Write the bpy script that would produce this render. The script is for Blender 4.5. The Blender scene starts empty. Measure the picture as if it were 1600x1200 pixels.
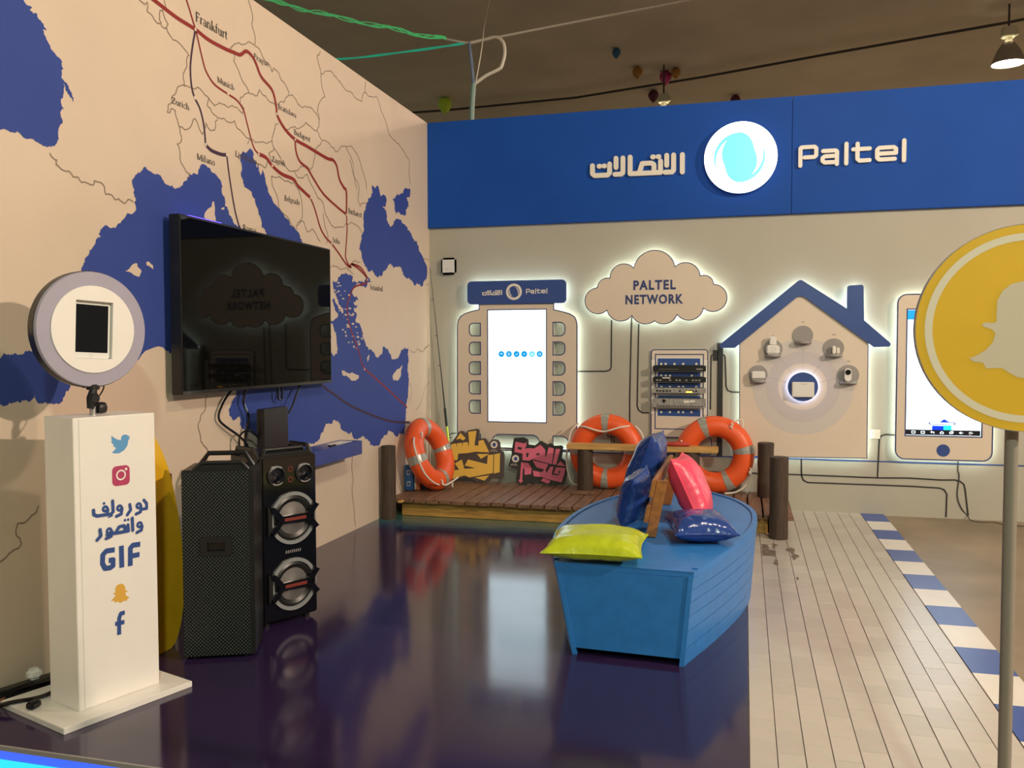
import bpy, bmesh, math, random
from mathutils import Vector, Matrix, geometry, noise

random.seed(7)
S = bpy.context.scene
COL = S.collection
PI = math.pi

# ------------------------------------------------------------------ camera
yaw, pitch, roll = 0.261726, 0.041519, -0.002068
fw = Vector((-math.sin(yaw)*math.cos(pitch), math.cos(yaw)*math.cos(pitch), -math.sin(pitch)))
rt = Vector((math.cos(yaw), math.sin(yaw), 0)); up = rt.cross(fw)
rt2 = rt*math.cos(roll)+up*math.sin(roll); up2 = up*math.cos(roll)-rt*math.sin(roll)
cam_d = bpy.data.cameras.new('camera'); cam = bpy.data.objects.new('camera', cam_d); COL.objects.link(cam)
M = Matrix((rt2, up2, -fw)).transposed().to_4x4(); M.translation = Vector((3.20136, 0, 1.55)); cam.matrix_world = M
cam_d.sensor_width = 36; cam_d.lens = 36*1355.757/1600; cam_d.clip_start = .05; cam_d.clip_end = 100
S.camera = cam

# ------------------------------------------------------------------ world and exposure
w = bpy.data.worlds.new('hall_air'); S.world = w; w.use_nodes = True
bg = w.node_tree.nodes['Background']; bg.inputs[0].default_value = (.95, .92, .76, 1); bg.inputs[1].default_value = .13
S.view_settings.view_transform = 'Standard'; S.view_settings.look = 'None'
S.view_settings.exposure = 0.0; S.view_settings.gamma = 1.0; S.view_settings.use_curve_mapping = False

# lamps of the hall: (x, y, z of rim, watts); each one is a high-bay fixture built further down
WARM = (1.0, .79, .61)
COOL = (.86, 1.0, .78)
LAMPS = [(6.19, 11.6, 4.90, 60, WARM, 'lit bell lamp hanging above the right end of the blue fascia'),
         (2.05, 12.75, 4.75, 12, WARM, 'cream bell lamp half hidden behind the blue fascia'),
         (10.8, 2.0, 5.05, 400, WARM, 'bell lamp hanging over the aisle right of the booth'),
         (4.6, -2.6, 4.9, 122, COOL, 'bell lamp hanging over the aisle behind the visitor'),
         (4.3, 4.0, 5.0, 34, WARM, 'bell lamp hanging above the boat and the tiled floor')]

# ------------------------------------------------------------------ traced shapes, in metres on the plane they lie in
SEAS = [[[2.681,3.324],[3.263,3.615],[3.324,3.145],[3.342,3.13],[3.374,3.131],[3.355,3.113],[3.402,3.112],[3.41,3.09],[3.434,3.08],[3.458,3.055],[3.433,3.05],[3.442,3.031],[3.466,3.001],[3.484,2.974],[3.514,2.957],[3.549,2.941],[3.558,2.906],[3.542,2.894],[3.546,2.857],[3.571,2.845],[3.596,2.818],[3.617,2.758],[3.588,2.792],[3.556,2.837],[3.542,2.726],[3.557,2.714],[3.539,2.702],[3.525,2.622],[3.506,2.542],[3.495,2.528],[3.436,2.509],[3.392,2.516],[3.36,2.527],[3.327,2.516],[3.29,2.529],[3.268,2.538],[3.241,2.528],[3.219,2.528],[3.175,2.52],[2.65,2.403]],[[4.033,2.438],[4.047,2.475],[4.08,2.507],[4.113,2.527],[4.147,2.553],[4.18,2.535],[4.234,2.532],[4.282,2.519],[4.302,2.496],[4.352,2.482],[4.402,2.477],[4.447,2.49],[4.478,2.528],[4.533,2.571],[4.62,2.602],[4.629,2.632],[4.686,2.677],[4.743,2.664],[4.801,2.636],[4.852,2.616],[4.868,2.549],[4.901,2.504],[4.9,2.458],[4.935,2.439],[4.943,2.409],[4.987,2.38],[5.051,2.352],[5.143,2.283],[5.298,2.171],[5.59,2.005],[5.695,1.85],[5.826,1.865],[5.907,1.993],[5.832,2.092],[5.595,2.21],[5.395,2.338],[5.334,2.38],[5.295,2.461],[5.267,2.521],[5.229,2.569],[5.152,2.609],[5.115,2.654],[5.088,2.701],[5.099,2.756],[5.081,2.783],[5.082,2.82],[5.12,2.849],[5.217,2.88],[5.246,2.86],[5.236,2.831],[5.271,2.809],[5.282,2.771],[5.298,2.806],[5.333,2.727],[5.354,2.772],[5.384,2.726],[5.413,2.665],[5.465,2.608],[5.517,2.566],[5.604,2.529],[5.647,2.49],[5.715,2.465],[5.807,2.419],[5.889,2.353],[6.021,2.205],[6.172,2.02],[6.222,1.873],[6.295,1.739],[6.383,1.742],[6.405,1.701],[6.449,1.614],[6.458,1.51],[6.389,1.489],[6.334,1.531],[6.291,1.572],[6.317,1.776],[6.407,1.778],[6.499,1.823],[6.377,1.931],[6.411,1.954],[6.581,1.799],[6.571,1.878],[6.468,1.951],[6.401,2.01],[6.381,2.1],[6.477,2.099],[6.492,2.132],[6.58,2.165],[6.67,2.166],[6.762,2.153],[6.745,2.112],[6.839,2.112],[6.936,2.132],[7.035,2.161],[7.102,2.166],[7.153,2.134],[7.051,2.106],[6.935,2.084],[6.775,2.067],[6.744,2.031],[6.774,1.992],[6.868,1.957],[6.772,1.931],[6.851,1.915],[6.771,1.884],[6.833,1.846],[6.801,1.79],[6.863,1.765],[6.927,1.711],[6.951,1.642],[6.974,1.629],[7.006,1.587],[7.14,1.531],[7.208,1.48],[7.278,1.458],[7.351,1.494],[7.37,1.559],[7.425,1.559],[7.536,1.5],[7.631,1.446],[7.769,1.475],[7.83,1.536],[7.954,1.536],[8.017,1.567],[7.993,1.402],[8.011,1.228],[7.988,1.15],[7.943,0.979],[7.919,0.823],[7.876,0.71],[7.774,0.724],[7.694,0.697],[7.636,0.725],[7.578,0.761],[7.484,0.778],[7.39,0.749],[7.262,0.667],[7.038,0.734],[6.858,0.774],[6.762,0.777],[6.717,0.829],[6.595,0.854],[6.522,0.874],[6.479,0.944],[6.38,0.972],[6.281,0.948],[6.199,0.904],[6.144,0.846],[5.938,0.818],[5.561,0.848],[5.286,0.933],[5.09,0.996],[5.035,1.064],[5.027,1.107],[4.998,1.094],[4.965,1.079],[4.917,1.116],[4.905,1.158],[4.937,1.187],[4.993,1.251],[5.023,1.297],[4.976,1.361],[4.83,1.488],[4.598,1.529],[4.42,1.549],[4.361,1.545],[4.346,1.526],[4.324,1.522],[4.289,1.54],[4.261,1.558],[3.973,1.491],[3.733,1.429],[3.578,1.384],[3.557,1.373],[3.546,1.354],[3.513,1.317],[3.452,1.285],[3.393,1.297],[3.349,1.296],[3.337,1.315],[3.332,1.338],[3.324,1.32],[3.252,1.305],[3.189,1.309],[3.171,1.296],[3.136,1.302],[2.613,1.317],[2.62,1.508],[3.143,1.508],[3.161,1.529],[3.232,1.53],[3.277,1.532],[3.357,1.528],[3.381,1.543],[3.42,1.543],[3.439,1.531],[3.491,1.634],[3.578,1.786],[3.65,1.918],[3.647,1.941],[3.667,1.983],[3.69,2.017],[3.73,2.066],[3.754,2.109],[3.786,2.125],[3.772,2.139],[3.795,2.167],[3.837,2.189],[3.921,2.213],[3.946,2.229],[4.054,2.296],[4.061,2.314],[4.049,2.342],[4.063,2.358],[4.044,2.389]],[[7.171,2.997],[7.31,3.008],[7.345,2.942],[7.49,2.93],[7.489,2.893],[7.396,2.828],[7.487,2.798],[7.523,2.715],[7.579,2.681],[7.656,2.733],[7.774,2.78],[7.935,2.756],[8.018,2.705],[8.144,2.642],[8.318,2.534],[8.454,2.45],[8.545,2.343],[8.52,2.258],[8.403,2.184],[8.312,2.202],[8.179,2.176],[8.009,2.235],[7.845,2.315],[7.766,2.331],[7.591,2.33],[7.458,2.266],[7.347,2.199],[7.206,2.209],[7.07,2.226],[6.972,2.294],[6.941,2.374],[6.893,2.396],[6.937,2.483],[6.994,2.573],[6.98,2.681],[7.031,2.758],[7.084,2.863],[7.152,2.902]],[[7.641,2.955],[7.739,3.009],[7.9,3.059],[8.089,3.107],[8.066,3.04],[7.982,3.011],[8.043,2.943],[7.959,2.899],[7.957,2.829],[7.855,2.837],[7.716,2.824],[7.678,2.886]]]
ISLES = [[[4.686,2.381],[4.72,2.411],[4.753,2.426],[4.768,2.464],[4.781,2.465],[4.786,2.396],[4.793,2.34],[4.701,2.337],[4.677,2.351]],[[4.856,2.436],[4.891,2.447],[4.891,2.432],[4.864,2.426]],[[4.134,2.027],[4.158,2.032],[4.191,2.014],[4.193,1.992],[4.164,2.005],[4.137,2.01]],[[3.963,1.964],[4.027,2.008],[4.059,2.015],[4.065,1.994],[4.093,1.979],[4.076,1.943],[4.025,1.952]],[[6.533,1.368],[6.592,1.36],[6.682,1.338],[6.854,1.319],[6.853,1.291],[6.727,1.276],[6.681,1.297],[6.547,1.328]],[[7.848,1.389],[7.806,1.328],[7.805,1.29],[7.705,1.239],[7.627,1.242],[7.597,1.288],[7.687,1.339]],[[7.071,1.496],[7.081,1.482],[7.043,1.426],[7.027,1.461]],[[4.764,2.324],[4.832,2.325],[4.841,2.154],[4.758,2.117],[4.72,2.2]],[[5.72,1.767],[5.962,1.803],[5.939,1.706],[5.784,1.689]],[[6.847,1.587],[6.868,1.597],[6.901,1.59],[6.884,1.577]],[[6.491,2.059],[6.511,2.066],[6.542,2.064],[6.527,2.056]],[[6.719,1.651],[6.744,1.658],[6.782,1.654],[6.763,1.643]],[[6.849,1.578],[6.861,1.583],[6.878,1.579],[6.869,1.573]],[[6.719,1.825],[6.734,1.834],[6.757,1.829],[6.745,1.818]],[[6.722,1.601],[6.733,1.61],[6.749,1.604],[6.741,1.593]],[[6.536,1.703],[6.554,1.71],[6.582,1.706],[6.568,1.696]],[[6.626,1.728],[6.641,1.736],[6.662,1.731],[6.651,1.72]],[[6.734,1.838],[6.753,1.849],[6.782,1.843],[6.767,1.828]],[[6.488,1.856],[6.503,1.862],[6.527,1.859],[6.515,1.851]],[[6.905,1.633],[6.921,1.644],[6.945,1.636],[6.933,1.621]],[[6.659,1.992],[6.682,2.004],[6.716,1.998],[6.698,1.983]],[[6.691,1.828],[6.703,1.839],[6.722,1.832],[6.712,1.819]],[[6.386,2.021],[6.403,2.029],[6.429,2.026],[6.416,2.016]],[[6.744,1.563],[6.762,1.574],[6.789,1.566],[6.775,1.552]],[[6.621,1.743],[6.645,1.753],[6.681,1.747],[6.662,1.735]],[[6.585,2.021],[6.598,2.028],[6.619,2.025],[6.608,2.017]],[[6.762,1.936],[6.778,1.943],[6.801,1.94],[6.789,1.931]],[[6.664,1.882],[6.689,1.892],[6.726,1.887],[6.707,1.875]],[[6.544,1.957],[6.566,1.965],[6.599,1.962],[6.582,1.952]],[[6.391,2.014],[6.411,2.025],[6.44,2.02],[6.425,2.007]],[[6.588,1.826],[6.609,1.836],[6.64,1.831],[6.624,1.817]],[[6.831,1.605],[6.84,1.614],[6.853,1.608],[6.846,1.595]],[[6.591,1.684],[6.604,1.695],[6.622,1.688],[6.613,1.673]],[[6.6,1.653],[6.615,1.663],[6.637,1.657],[6.625,1.643]],[[6.593,1.874],[6.61,1.88],[6.636,1.877],[6.623,1.869]],[[6.668,1.839],[6.678,1.85],[6.691,1.843],[6.684,1.829]],[[6.648,1.599],[6.664,1.606],[6.687,1.601],[6.675,1.592]],[[6.651,1.728],[6.675,1.74],[6.711,1.733],[6.693,1.718]],[[6.816,1.646],[6.84,1.657],[6.876,1.65],[6.858,1.635]],[[6.634,1.828],[6.646,1.835],[6.665,1.831],[6.655,1.822]],[[6.467,2.012],[6.483,2.024],[6.508,2.018],[6.495,2.003]],[[6.72,1.756],[6.745,1.766],[6.782,1.76],[6.763,1.747]],[[6.823,1.681],[6.834,1.689],[6.851,1.684],[6.843,1.674]],[[6.782,1.73],[6.805,1.736],[6.841,1.733],[6.823,1.725]],[[6.453,2.052],[6.465,2.058],[6.483,2.056],[6.474,2.048]],[[6.656,1.944],[6.667,1.953],[6.684,1.948],[6.676,1.937]],[[6.856,1.608],[6.865,1.617],[6.879,1.611],[6.872,1.6]],[[6.8,1.775],[6.826,1.786],[6.865,1.78],[6.845,1.766]],[[6.799,1.55],[6.82,1.555],[6.85,1.551],[6.835,1.544]],[[6.631,1.79],[6.644,1.795],[6.663,1.792],[6.653,1.785]],[[6.51,1.983],[6.524,1.988],[6.545,1.987],[6.534,1.98]],[[6.884,1.787],[6.904,1.793],[6.934,1.79],[6.919,1.783]],[[6.46,2.081],[6.482,2.091],[6.515,2.087],[6.498,2.075]],[[6.442,2.001],[6.452,2.008],[6.467,2.004],[6.459,1.995]]]
BORDERS = [[[3.459,2.482],[3.503,2.457],[3.497,2.433],[3.512,2.429],[3.579,2.419],[3.604,2.396],[3.642,2.399],[3.662,2.379],[3.74,2.381],[3.751,2.404],[3.82,2.388],[3.83,2.348],[3.865,2.354],[3.895,2.334],[3.925,2.343],[3.961,2.324],[3.999,2.351],[4.037,2.343]],[[4.083,3.467],[4.121,3.448],[4.16,3.441],[4.187,3.46],[4.185,3.407],[4.238,3.391],[4.265,3.375],[4.293,3.385],[4.307,3.372],[4.349,3.373],[4.377,3.346],[4.405,3.329],[4.479,3.326],[4.553,3.29],[4.529,3.245],[4.504,3.177],[4.502,3.097]],[[4.332,3.528],[4.345,3.493],[4.295,3.456],[4.287,3.404],[4.307,3.39]],[[4.316,3.464],[4.364,3.405],[4.349,3.373]],[[4.502,3.097],[4.449,3.077],[4.426,3.043],[4.389,3.005],[4.387,2.969],[4.351,2.941],[4.342,2.902],[4.364,2.903],[4.372,2.924],[4.415,2.93],[4.436,2.881],[4.45,2.847],[4.549,2.862],[4.597,2.93],[4.636,2.892],[4.675,2.854],[4.71,2.93],[4.734,2.906],[4.8,2.908],[4.81,2.964],[4.836,2.981]],[[4.502,3.097],[4.563,3.105],[4.627,3.123],[4.69,3.108],[4.747,3.09],[4.729,3.041],[4.786,3.007],[4.837,2.991],[4.906,3.008],[5.023,3.022],[5.049,2.983],[5.2,2.95]],[[4.747,3.09],[4.805,3.061],[4.857,3.095],[4.944,3.088],[5.053,3.117],[5.118,3.093],[5.137,3.129],[5.091,3.148],[5.092,3.189],[5.198,3.25]],[[4.45,2.847],[4.47,2.778],[4.425,2.74],[4.453,2.69],[4.459,2.636],[4.503,2.598],[4.541,2.591],[4.533,2.566]],[[5.196,3.887],[5.242,3.811],[5.249,3.697],[5.286,3.636],[5.275,3.59],[5.207,3.588],[5.12,3.539],[5.008,3.492],[4.99,3.475],[5.034,3.444],[5.024,3.405],[5.096,3.335],[5.189,3.268],[5.198,3.25]],[[5.275,3.585],[5.315,3.587],[5.395,3.532],[5.456,3.519],[5.498,3.477],[5.52,3.511],[5.595,3.495],[5.616,3.457],[5.694,3.434],[5.726,3.386]],[[5.198,3.25],[5.286,3.253],[5.328,3.308],[5.409,3.287],[5.492,3.266],[5.579,3.278],[5.646,3.307],[5.715,3.377],[5.807,3.386],[5.854,3.352],[5.95,3.36],[6.025,3.374],[6.113,3.361],[6.19,3.319],[6.149,3.23],[6.046,3.235],[5.972,3.247],[5.898,3.193],[5.802,3.176],[5.686,3.125]],[[6.19,3.319],[6.165,3.386],[6.288,3.524],[6.225,3.684],[6.162,3.799],[6.216,3.853]],[[6.225,3.684],[6.347,3.74],[6.486,3.738],[6.63,3.689],[6.781,3.693],[6.969,3.671],[7.003,3.748],[7.053,3.769],[7.103,3.755],[7.274,3.802],[7.378,3.702],[7.558,3.529],[7.71,3.505],[7.868,3.465],[8.052,3.412],[8.09,3.17]],[[7.053,3.769],[7.055,3.865]],[[6.149,3.23],[6.239,3.171],[6.388,3.154],[6.472,3.134],[6.649,3.218],[6.77,3.238],[6.895,3.185],[6.957,3.088],[7.052,2.934]],[[6.649,3.212],[6.797,3.057],[6.857,2.907]],[[6.722,3.122],[6.858,2.975],[6.905,2.915],[6.871,2.814],[6.917,2.768],[7.049,2.816]],[[5.219,2.949],[5.318,2.951],[5.485,2.999],[5.497,3.046],[5.531,3.121],[5.575,3.143]],[[5.485,2.999],[5.516,2.951],[5.44,2.901],[5.482,2.855]],[[5.516,2.951],[5.612,2.87],[5.747,2.84],[5.939,2.913],[6.039,2.908],[6.119,3.07],[6.226,3.162]],[[5.17,2.907],[5.219,2.949]],[[5.274,2.802],[5.386,2.791],[5.418,2.842]],[[5.468,2.752],[5.477,2.688],[5.56,2.556],[5.693,2.496],[5.784,2.439]],[[5.468,2.752],[5.609,2.762],[5.792,2.767],[5.862,2.709],[5.907,2.586],[5.881,2.512],[5.808,2.454],[5.819,2.421]],[[5.794,2.849],[5.84,2.811],[5.987,2.863],[6.086,2.772],[6.241,2.687],[6.267,2.629],[6.32,2.574],[6.574,2.544],[6.695,2.587],[6.819,2.604],[6.945,2.546]],[[6.239,2.612],[6.264,2.503],[6.316,2.434],[6.274,2.379]],[[5.82,2.468],[5.905,2.503],[5.977,2.429],[6.053,2.463],[6.181,2.381]],[[6.749,2.273],[6.812,2.295],[6.907,2.288]],[[6.366,2.199],[6.451,2.213],[6.567,2.203],[6.701,2.202],[6.778,2.175]],[[8.038,1.528],[8.167,1.503],[8.256,1.543],[8.391,1.51],[8.58,1.585]],[[8.576,1.375],[8.563,1.191],[8.178,0.923]],[[8.023,1.212],[8.082,1.13],[8.007,1.006]],[[8.454,2.475],[8.595,2.472]],[[8.496,2.215],[8.615,2.231]],[[8.437,1.527],[8.604,1.577]],[[4.68,1.267],[4.661,1.185],[4.611,1.149],[4.577,1.083],[4.606,0.983],[4.662,0.937],[4.678,0.911],[4.659,0.838]],[[6.713,0.666],[6.705,0.572],[6.733,0.432],[6.74,0.171],[6.762,0.029]],[[3.339,0.814],[3.311,0.78],[3.277,0.762],[3.214,0.754],[3.205,0.702],[3.233,0.655],[3.185,0.636],[3.142,0.611],[3.046,0.583]]]
ROUTES = [[[[4.161,3.498],[4.241,3.494],[4.438,3.47],[4.62,3.464],[4.749,3.447],[4.925,3.45],[5.026,3.459],[5.1,3.468],[5.169,3.513],[5.238,3.506],[5.292,3.468],[5.354,3.401],[5.494,3.35],[5.543,3.258],[5.551,3.202]],0.024,"r"],[[[5.551,3.202],[5.585,3.17],[5.672,3.119],[5.809,3.082],[5.992,3.072],[6.304,3.05],[6.414,3.058],[6.481,3.021],[6.525,2.926],[6.605,2.873],[6.652,2.845],[6.648,2.66]],0.026,"r"],[[[6.648,2.66],[6.657,2.529],[6.63,2.367],[6.628,2.299],[6.687,2.241],[6.736,2.229]],0.017,"r"],[[[5.809,3.082],[5.817,3.005],[5.872,2.937],[5.989,2.908],[6.088,2.845],[6.243,2.76],[6.462,2.699],[6.648,2.66]],0.02,"r"],[[[4.502,3.637],[4.538,3.606],[4.62,3.464],[4.644,3.411],[4.686,3.31],[4.723,3.245],[4.808,3.192],[4.953,3.173],[5.054,3.161],[5.128,3.118],[5.164,3.052],[5.215,2.951],[5.253,2.895],[5.308,2.869]],0.013,"r"],[[[5.308,2.869],[5.398,2.866],[5.481,2.826],[5.61,2.793],[5.774,2.787],[5.839,2.752],[5.935,2.722],[6.033,2.695]],0.026,"r"],[[[6.033,2.695],[6.103,2.614],[6.183,2.493],[6.267,2.428],[6.376,2.386],[6.511,2.318],[6.627,2.251],[6.699,2.231],[6.736,2.256],[6.874,2.23],[7.002,2.186],[7.055,2.151]],0.017,"r"],[[[6.736,2.261],[6.912,2.245],[7.055,2.168]],0.017,"r"],[[[7.055,2.151],[7.001,2.114],[6.782,2.066],[6.681,1.963],[6.643,1.892],[6.676,1.76],[6.796,1.6],[6.883,1.49],[6.972,1.378],[7.4,1.203],[7.96,0.965]],0.016,"r"],[[[4.62,3.464],[4.586,3.343],[4.564,3.223],[4.573,3.113],[4.602,3.053],[4.652,3.002],[4.688,2.915],[4.704,2.798]],0.014,"p"],[[[4.704,2.798],[4.763,2.776],[4.865,2.774],[4.928,2.784]],0.022,"p"],[[[4.928,2.784],[4.953,2.655],[5.006,2.46],[5.062,2.339],[5.141,2.206]],0.013,"p"],[[[6.051,1.315],[6.154,1.272],[6.37,1.186],[6.722,1.059],[7.249,0.926],[7.619,0.855],[8.024,0.815]],0.02,"p"]]
NODES = [[4.62,3.464],[5.222,3.484],[5.551,3.202],[5.809,3.082],[6.648,2.66],[4.953,3.173],[5.308,2.869],[5.481,2.826],[6.033,2.695],[6.376,2.386],[7.055,2.151],[4.602,3.053],[4.704,2.798],[4.928,2.784],[6.972,1.367]]
CITIES = [["Frankfurt",4.622,3.515,0.334,0.057],["Munich",4.836,3.215,0.187,0.036],["Zurich",4.383,2.964,0.164,0.035],["Milano",4.611,2.689,0.187,0.038],["Ljubljana",5.022,2.795,0.26,0.037],["Prague",5.261,3.496,0.191,0.036],["Bratislava",5.569,3.243,0.258,0.036],["Budapest",5.791,3.115,0.247,0.04],["Zagreb",5.477,2.856,0.184,0.038],["Belgrade",5.641,2.611,0.223,0.039],["Bucharest",6.685,2.675,0.263,0.045],["Sofia",6.393,2.4,0.125,0.041],["Istanbul",7.107,2.068,0.281,0.045],["Roma",5.099,2.329,0.163,0.038]]
CLOUD = [[[1.787,2.147],[1.911,2.239],[2.147,2.336],[2.548,2.338],[2.788,2.241],[2.914,2.158],[2.819,1.922],[2.569,1.864],[2.352,1.807],[2.132,1.859],[1.884,1.915]],[[1.822,2.216],[2.009,2.37],[2.351,2.499],[2.711,2.355],[2.866,2.234],[3.04,2.037],[2.706,1.812],[2.459,1.778],[2.236,1.78],[1.998,1.81],[1.663,2.029]]]
ROOF = [[2.978,1.583],[3.678,2.169],[3.697,2.177],[3.718,2.17],[4.107,1.905],[4.108,2.101],[4.121,2.116],[4.233,2.122],[4.248,2.106],[4.255,1.797],[4.478,1.593],[4.486,1.576],[4.473,1.555],[4.343,1.551],[3.737,2.017],[3.702,2.028],[3.669,2.018],[3.113,1.546],[2.98,1.546]]
HOUSE = [[3.152,1.58],[3.702,2.028],[4.299,1.577],[4.304,0.524],[3.161,0.507]]
DEVC = [[[3.328,1.295],75],[[3.459,1.537],75],[[3.727,1.662],78],[[3.999,1.542],78],[[4.13,1.294],80],[[3.729,1.183],122]]
KIOSK = [[0.562,2.008],[0.562,1.948],[0.479,1.93],[0.41,1.909],[0.361,1.877],[0.337,1.84],[0.326,1.787],[0.319,0.491],[1.59,0.504],[1.591,1.776],[1.582,1.827],[1.563,1.863],[1.511,1.895],[1.433,1.918],[1.354,1.937],[1.354,2.001]]
KHEAD = [[0.446,2.233],[1.478,2.23],[1.478,1.997],[0.445,1.999]]
KSCR = [[0.661,1.935],[1.268,1.933],[1.268,0.799],[0.657,0.798]]
KHOLE_L = [[[0.465,1.799],[0.574,1.68]],[[0.464,1.605],[0.574,1.485]],[[0.463,1.404],[0.573,1.283]],[[0.462,1.205],[0.572,1.082]],[[0.461,1.007],[0.571,0.882]]]
KHOLE_R = [[[1.347,1.801],[1.459,1.675]],[[1.347,1.605],[1.459,1.483]],[[1.347,1.406],[1.459,1.281]],[[1.347,1.206],[1.459,1.078]],[[1.347,1.002],[1.459,0.878]]]
KARCH = [[0.708,0.502],[1.195,0.509],[0.708,0.657],[1.195,0.666]]
KD = [[1.347,0.51],[1.499,0.66]]
PHONE = [[4.536,2.04],[5.322,2.026],[5.35,0.54],[4.538,0.517]]
PSCR = [[4.63,1.894],[5.238,1.88],[5.259,0.752],[4.626,0.748]]
PBTN = [4.941,0.617]
SOCKET = [[4.329,0.789],[4.421,0.702]]
ROUTER = [[0.14,2.488],[0.308,2.312]]
RACK = [[2.313,1.533],[2.859,1.532],[2.865,0.676],[2.317,0.662]]
RACKBLUE = [[[2.381,1.445],[2.788,1.371]],[[2.382,1.311],[2.789,1.266]],[[2.382,1.205],[2.79,1.16]],[[2.383,1.081],[2.79,1.055]],[[2.383,0.948],[2.792,0.882]]]
RACKUNIT = [[[2.342,1.38],[2.846,1.321]],[[2.343,1.27],[2.846,1.216]],[[2.343,1.165],[2.847,1.111]],[[2.344,1.062],[2.848,0.971]]]
RACKLED = [[2.415,1.391],[2.458,1.391],[2.542,1.391],[2.626,1.392],[2.752,1.392],[2.416,1.277],[2.459,1.277],[2.5,1.277],[2.709,1.279],[2.418,1.167],[2.5,1.167],[2.585,1.168],[2.627,1.169],[2.752,1.17],[2.417,0.918],[2.501,0.919],[2.584,0.921],[2.628,0.921],[2.707,0.923]]
RACKIN = [[2.357,1.484],[2.818,0.753]]
RACKBASE = [[2.284,0.676],[2.901,0.682],[2.902,0.514],[2.285,0.508]]
POLE = [[2.949,1.593],[3.002,0.498]]
POLEBOX = [[2.907,1.525],[2.956,1.423]]
CABLES = [[[1.922,1.826],[1.919,1.355],[1.906,1.329],[1.868,1.316],[1.445,1.311]],[[2.121,1.862],[2.105,1.063],[2.107,0.451]],[[2.191,1.785],[2.179,0.975],[2.194,0.931],[2.232,0.906],[2.295,0.907]],[[2.907,1.482],[2.892,1.47],[2.889,1.445],[2.887,0.949]],[[2.985,1.482],[3.009,1.479],[3.021,1.464],[3.033,1.174],[3.048,1.137],[3.084,1.122],[3.607,1.112]],[[2.335,0.35],[2.855,0.342],[3.592,0.344],[4.408,0.339],[4.671,0.347],[4.94,0.339],[5.057,0.344],[5.099,0.333],[5.132,0.306],[5.143,0.259],[5.172,0.021]],[[3.73,0.495],[3.734,0.337],[3.749,0.294],[3.79,0.272],[4.672,0.272],[4.931,0.265],[4.968,0.252],[4.993,0.212],[4.989,0.001]],[[4.638,0.738],[4.468,0.744],[4.43,0.731],[4.414,0.695],[4.403,0.343]]]
BLUELINE = [[0.196,0.5],[6.116,0.488]]
DRAWN = [[[0.126,0.565],[0.14,0.593],[0.183,0.614],[0.232,0.609]],[[0.197,0.628],[0.24,0.656],[0.289,0.657]],[[1.813,0.746],[1.851,0.719],[1.879,0.738],[1.907,0.729],[1.926,0.749],[1.973,0.75],[2.001,0.722],[2.057,0.737]],[[1.926,0.735],[1.925,0.514]],[[1.949,0.735],[1.948,0.515]],[[1.879,0.701],[1.889,0.663],[1.926,0.655]],[[1.851,0.714],[1.865,0.693],[1.898,0.701],[1.912,0.725]],[[1.95,0.67],[1.978,0.68],[1.982,0.712]],[[1.968,0.717],[1.987,0.699],[2.015,0.709],[2.02,0.727]],[[1.813,0.788],[1.815,0.746]]]
FASCIA_P = [[3.668,3.222],[4.592,3.251],[3.666,3.423],[4.59,3.417]]
FASCIA_A = [[1.716,3.236],[2.631,3.224],[1.716,3.386],[2.63,3.413]]
FLOGO = [[3.149,3.332],[3.488,3.324]]
SEAM = [[3.613,3.591]]
WIRE = [[5.08,0.433],[5.091,0.375],[5.079,0.2],[5.117,0.085],[5.166,0.023]]
CONDUIT = [[-3.195,13.791,5.5],[-1.591,13.82,5.5],[0.594,13.676,5.5],[2.595,13.135,5.5],[4.303,12.558,5.5],[5.422,12.208,5.5],[6.28,11.94,5.5],[6.668,11.78,5.5]]
BALLOONS = [[1.489,11.89,5.537],[1.673,12.738,5.521],[2.205,12.932,5.526],[2.049,13.034,5.506],[1.78,13.952,5.511],[3.024,14.571,5.516],[-1.516,13.447,5.479]]
ROPE_G = [[-2.11,8.8,5.5],[-1.911,8.8,5.424],[-1.636,8.8,5.312],[-1.326,8.8,5.225],[-0.945,8.8,5.105],[-0.572,8.8,5.001],[-0.206,8.8,4.892],[0.132,8.8,4.807]]
ROPE_W = [[0.132,8.8,4.807],[0.387,8.8,4.743],[0.576,8.8,4.759],[0.701,8.8,4.774],[1.523,8.8,4.85],[2.606,8.8,4.948],[3.388,8.8,5.024]]
ROPE_T = [[-1.802,8.8,4.726],[-1.132,8.8,4.71],[-0.574,8.8,4.703],[0.117,8.8,4.735],[0.394,8.8,4.743]]
LOOP = [[0.407,8.78,4.735],[0.561,8.78,4.754],[0.686,8.78,4.768],[0.761,8.78,4.709],[0.781,8.78,4.603],[0.754,8.78,4.488],[0.719,8.78,4.439],[0.58,8.78,4.384],[0.455,8.78,4.309]]
DOWN = [[0.403,8.75,4.719],[0.43,8.75,4.506],[0.45,8.75,4.301],[0.435,8.75,4.111],[0.427,8.75,3.913],[0.426,8.75,3.649]]
STRING = [[0.649,8.77,5.309],[0.621,8.77,5.149],[0.564,8.77,4.894],[0.529,8.77,4.635],[0.465,8.77,4.305]]
LAMP = [[5.685,9.5,4.657],[5.687,9.5,4.565],[5.518,9.5,4.323],[5.814,9.5,4.298]]
LAMP2 = [[2.328,9.5,4.341],[2.329,9.5,4.24],[2.329,9.5,4.138]]
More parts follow.
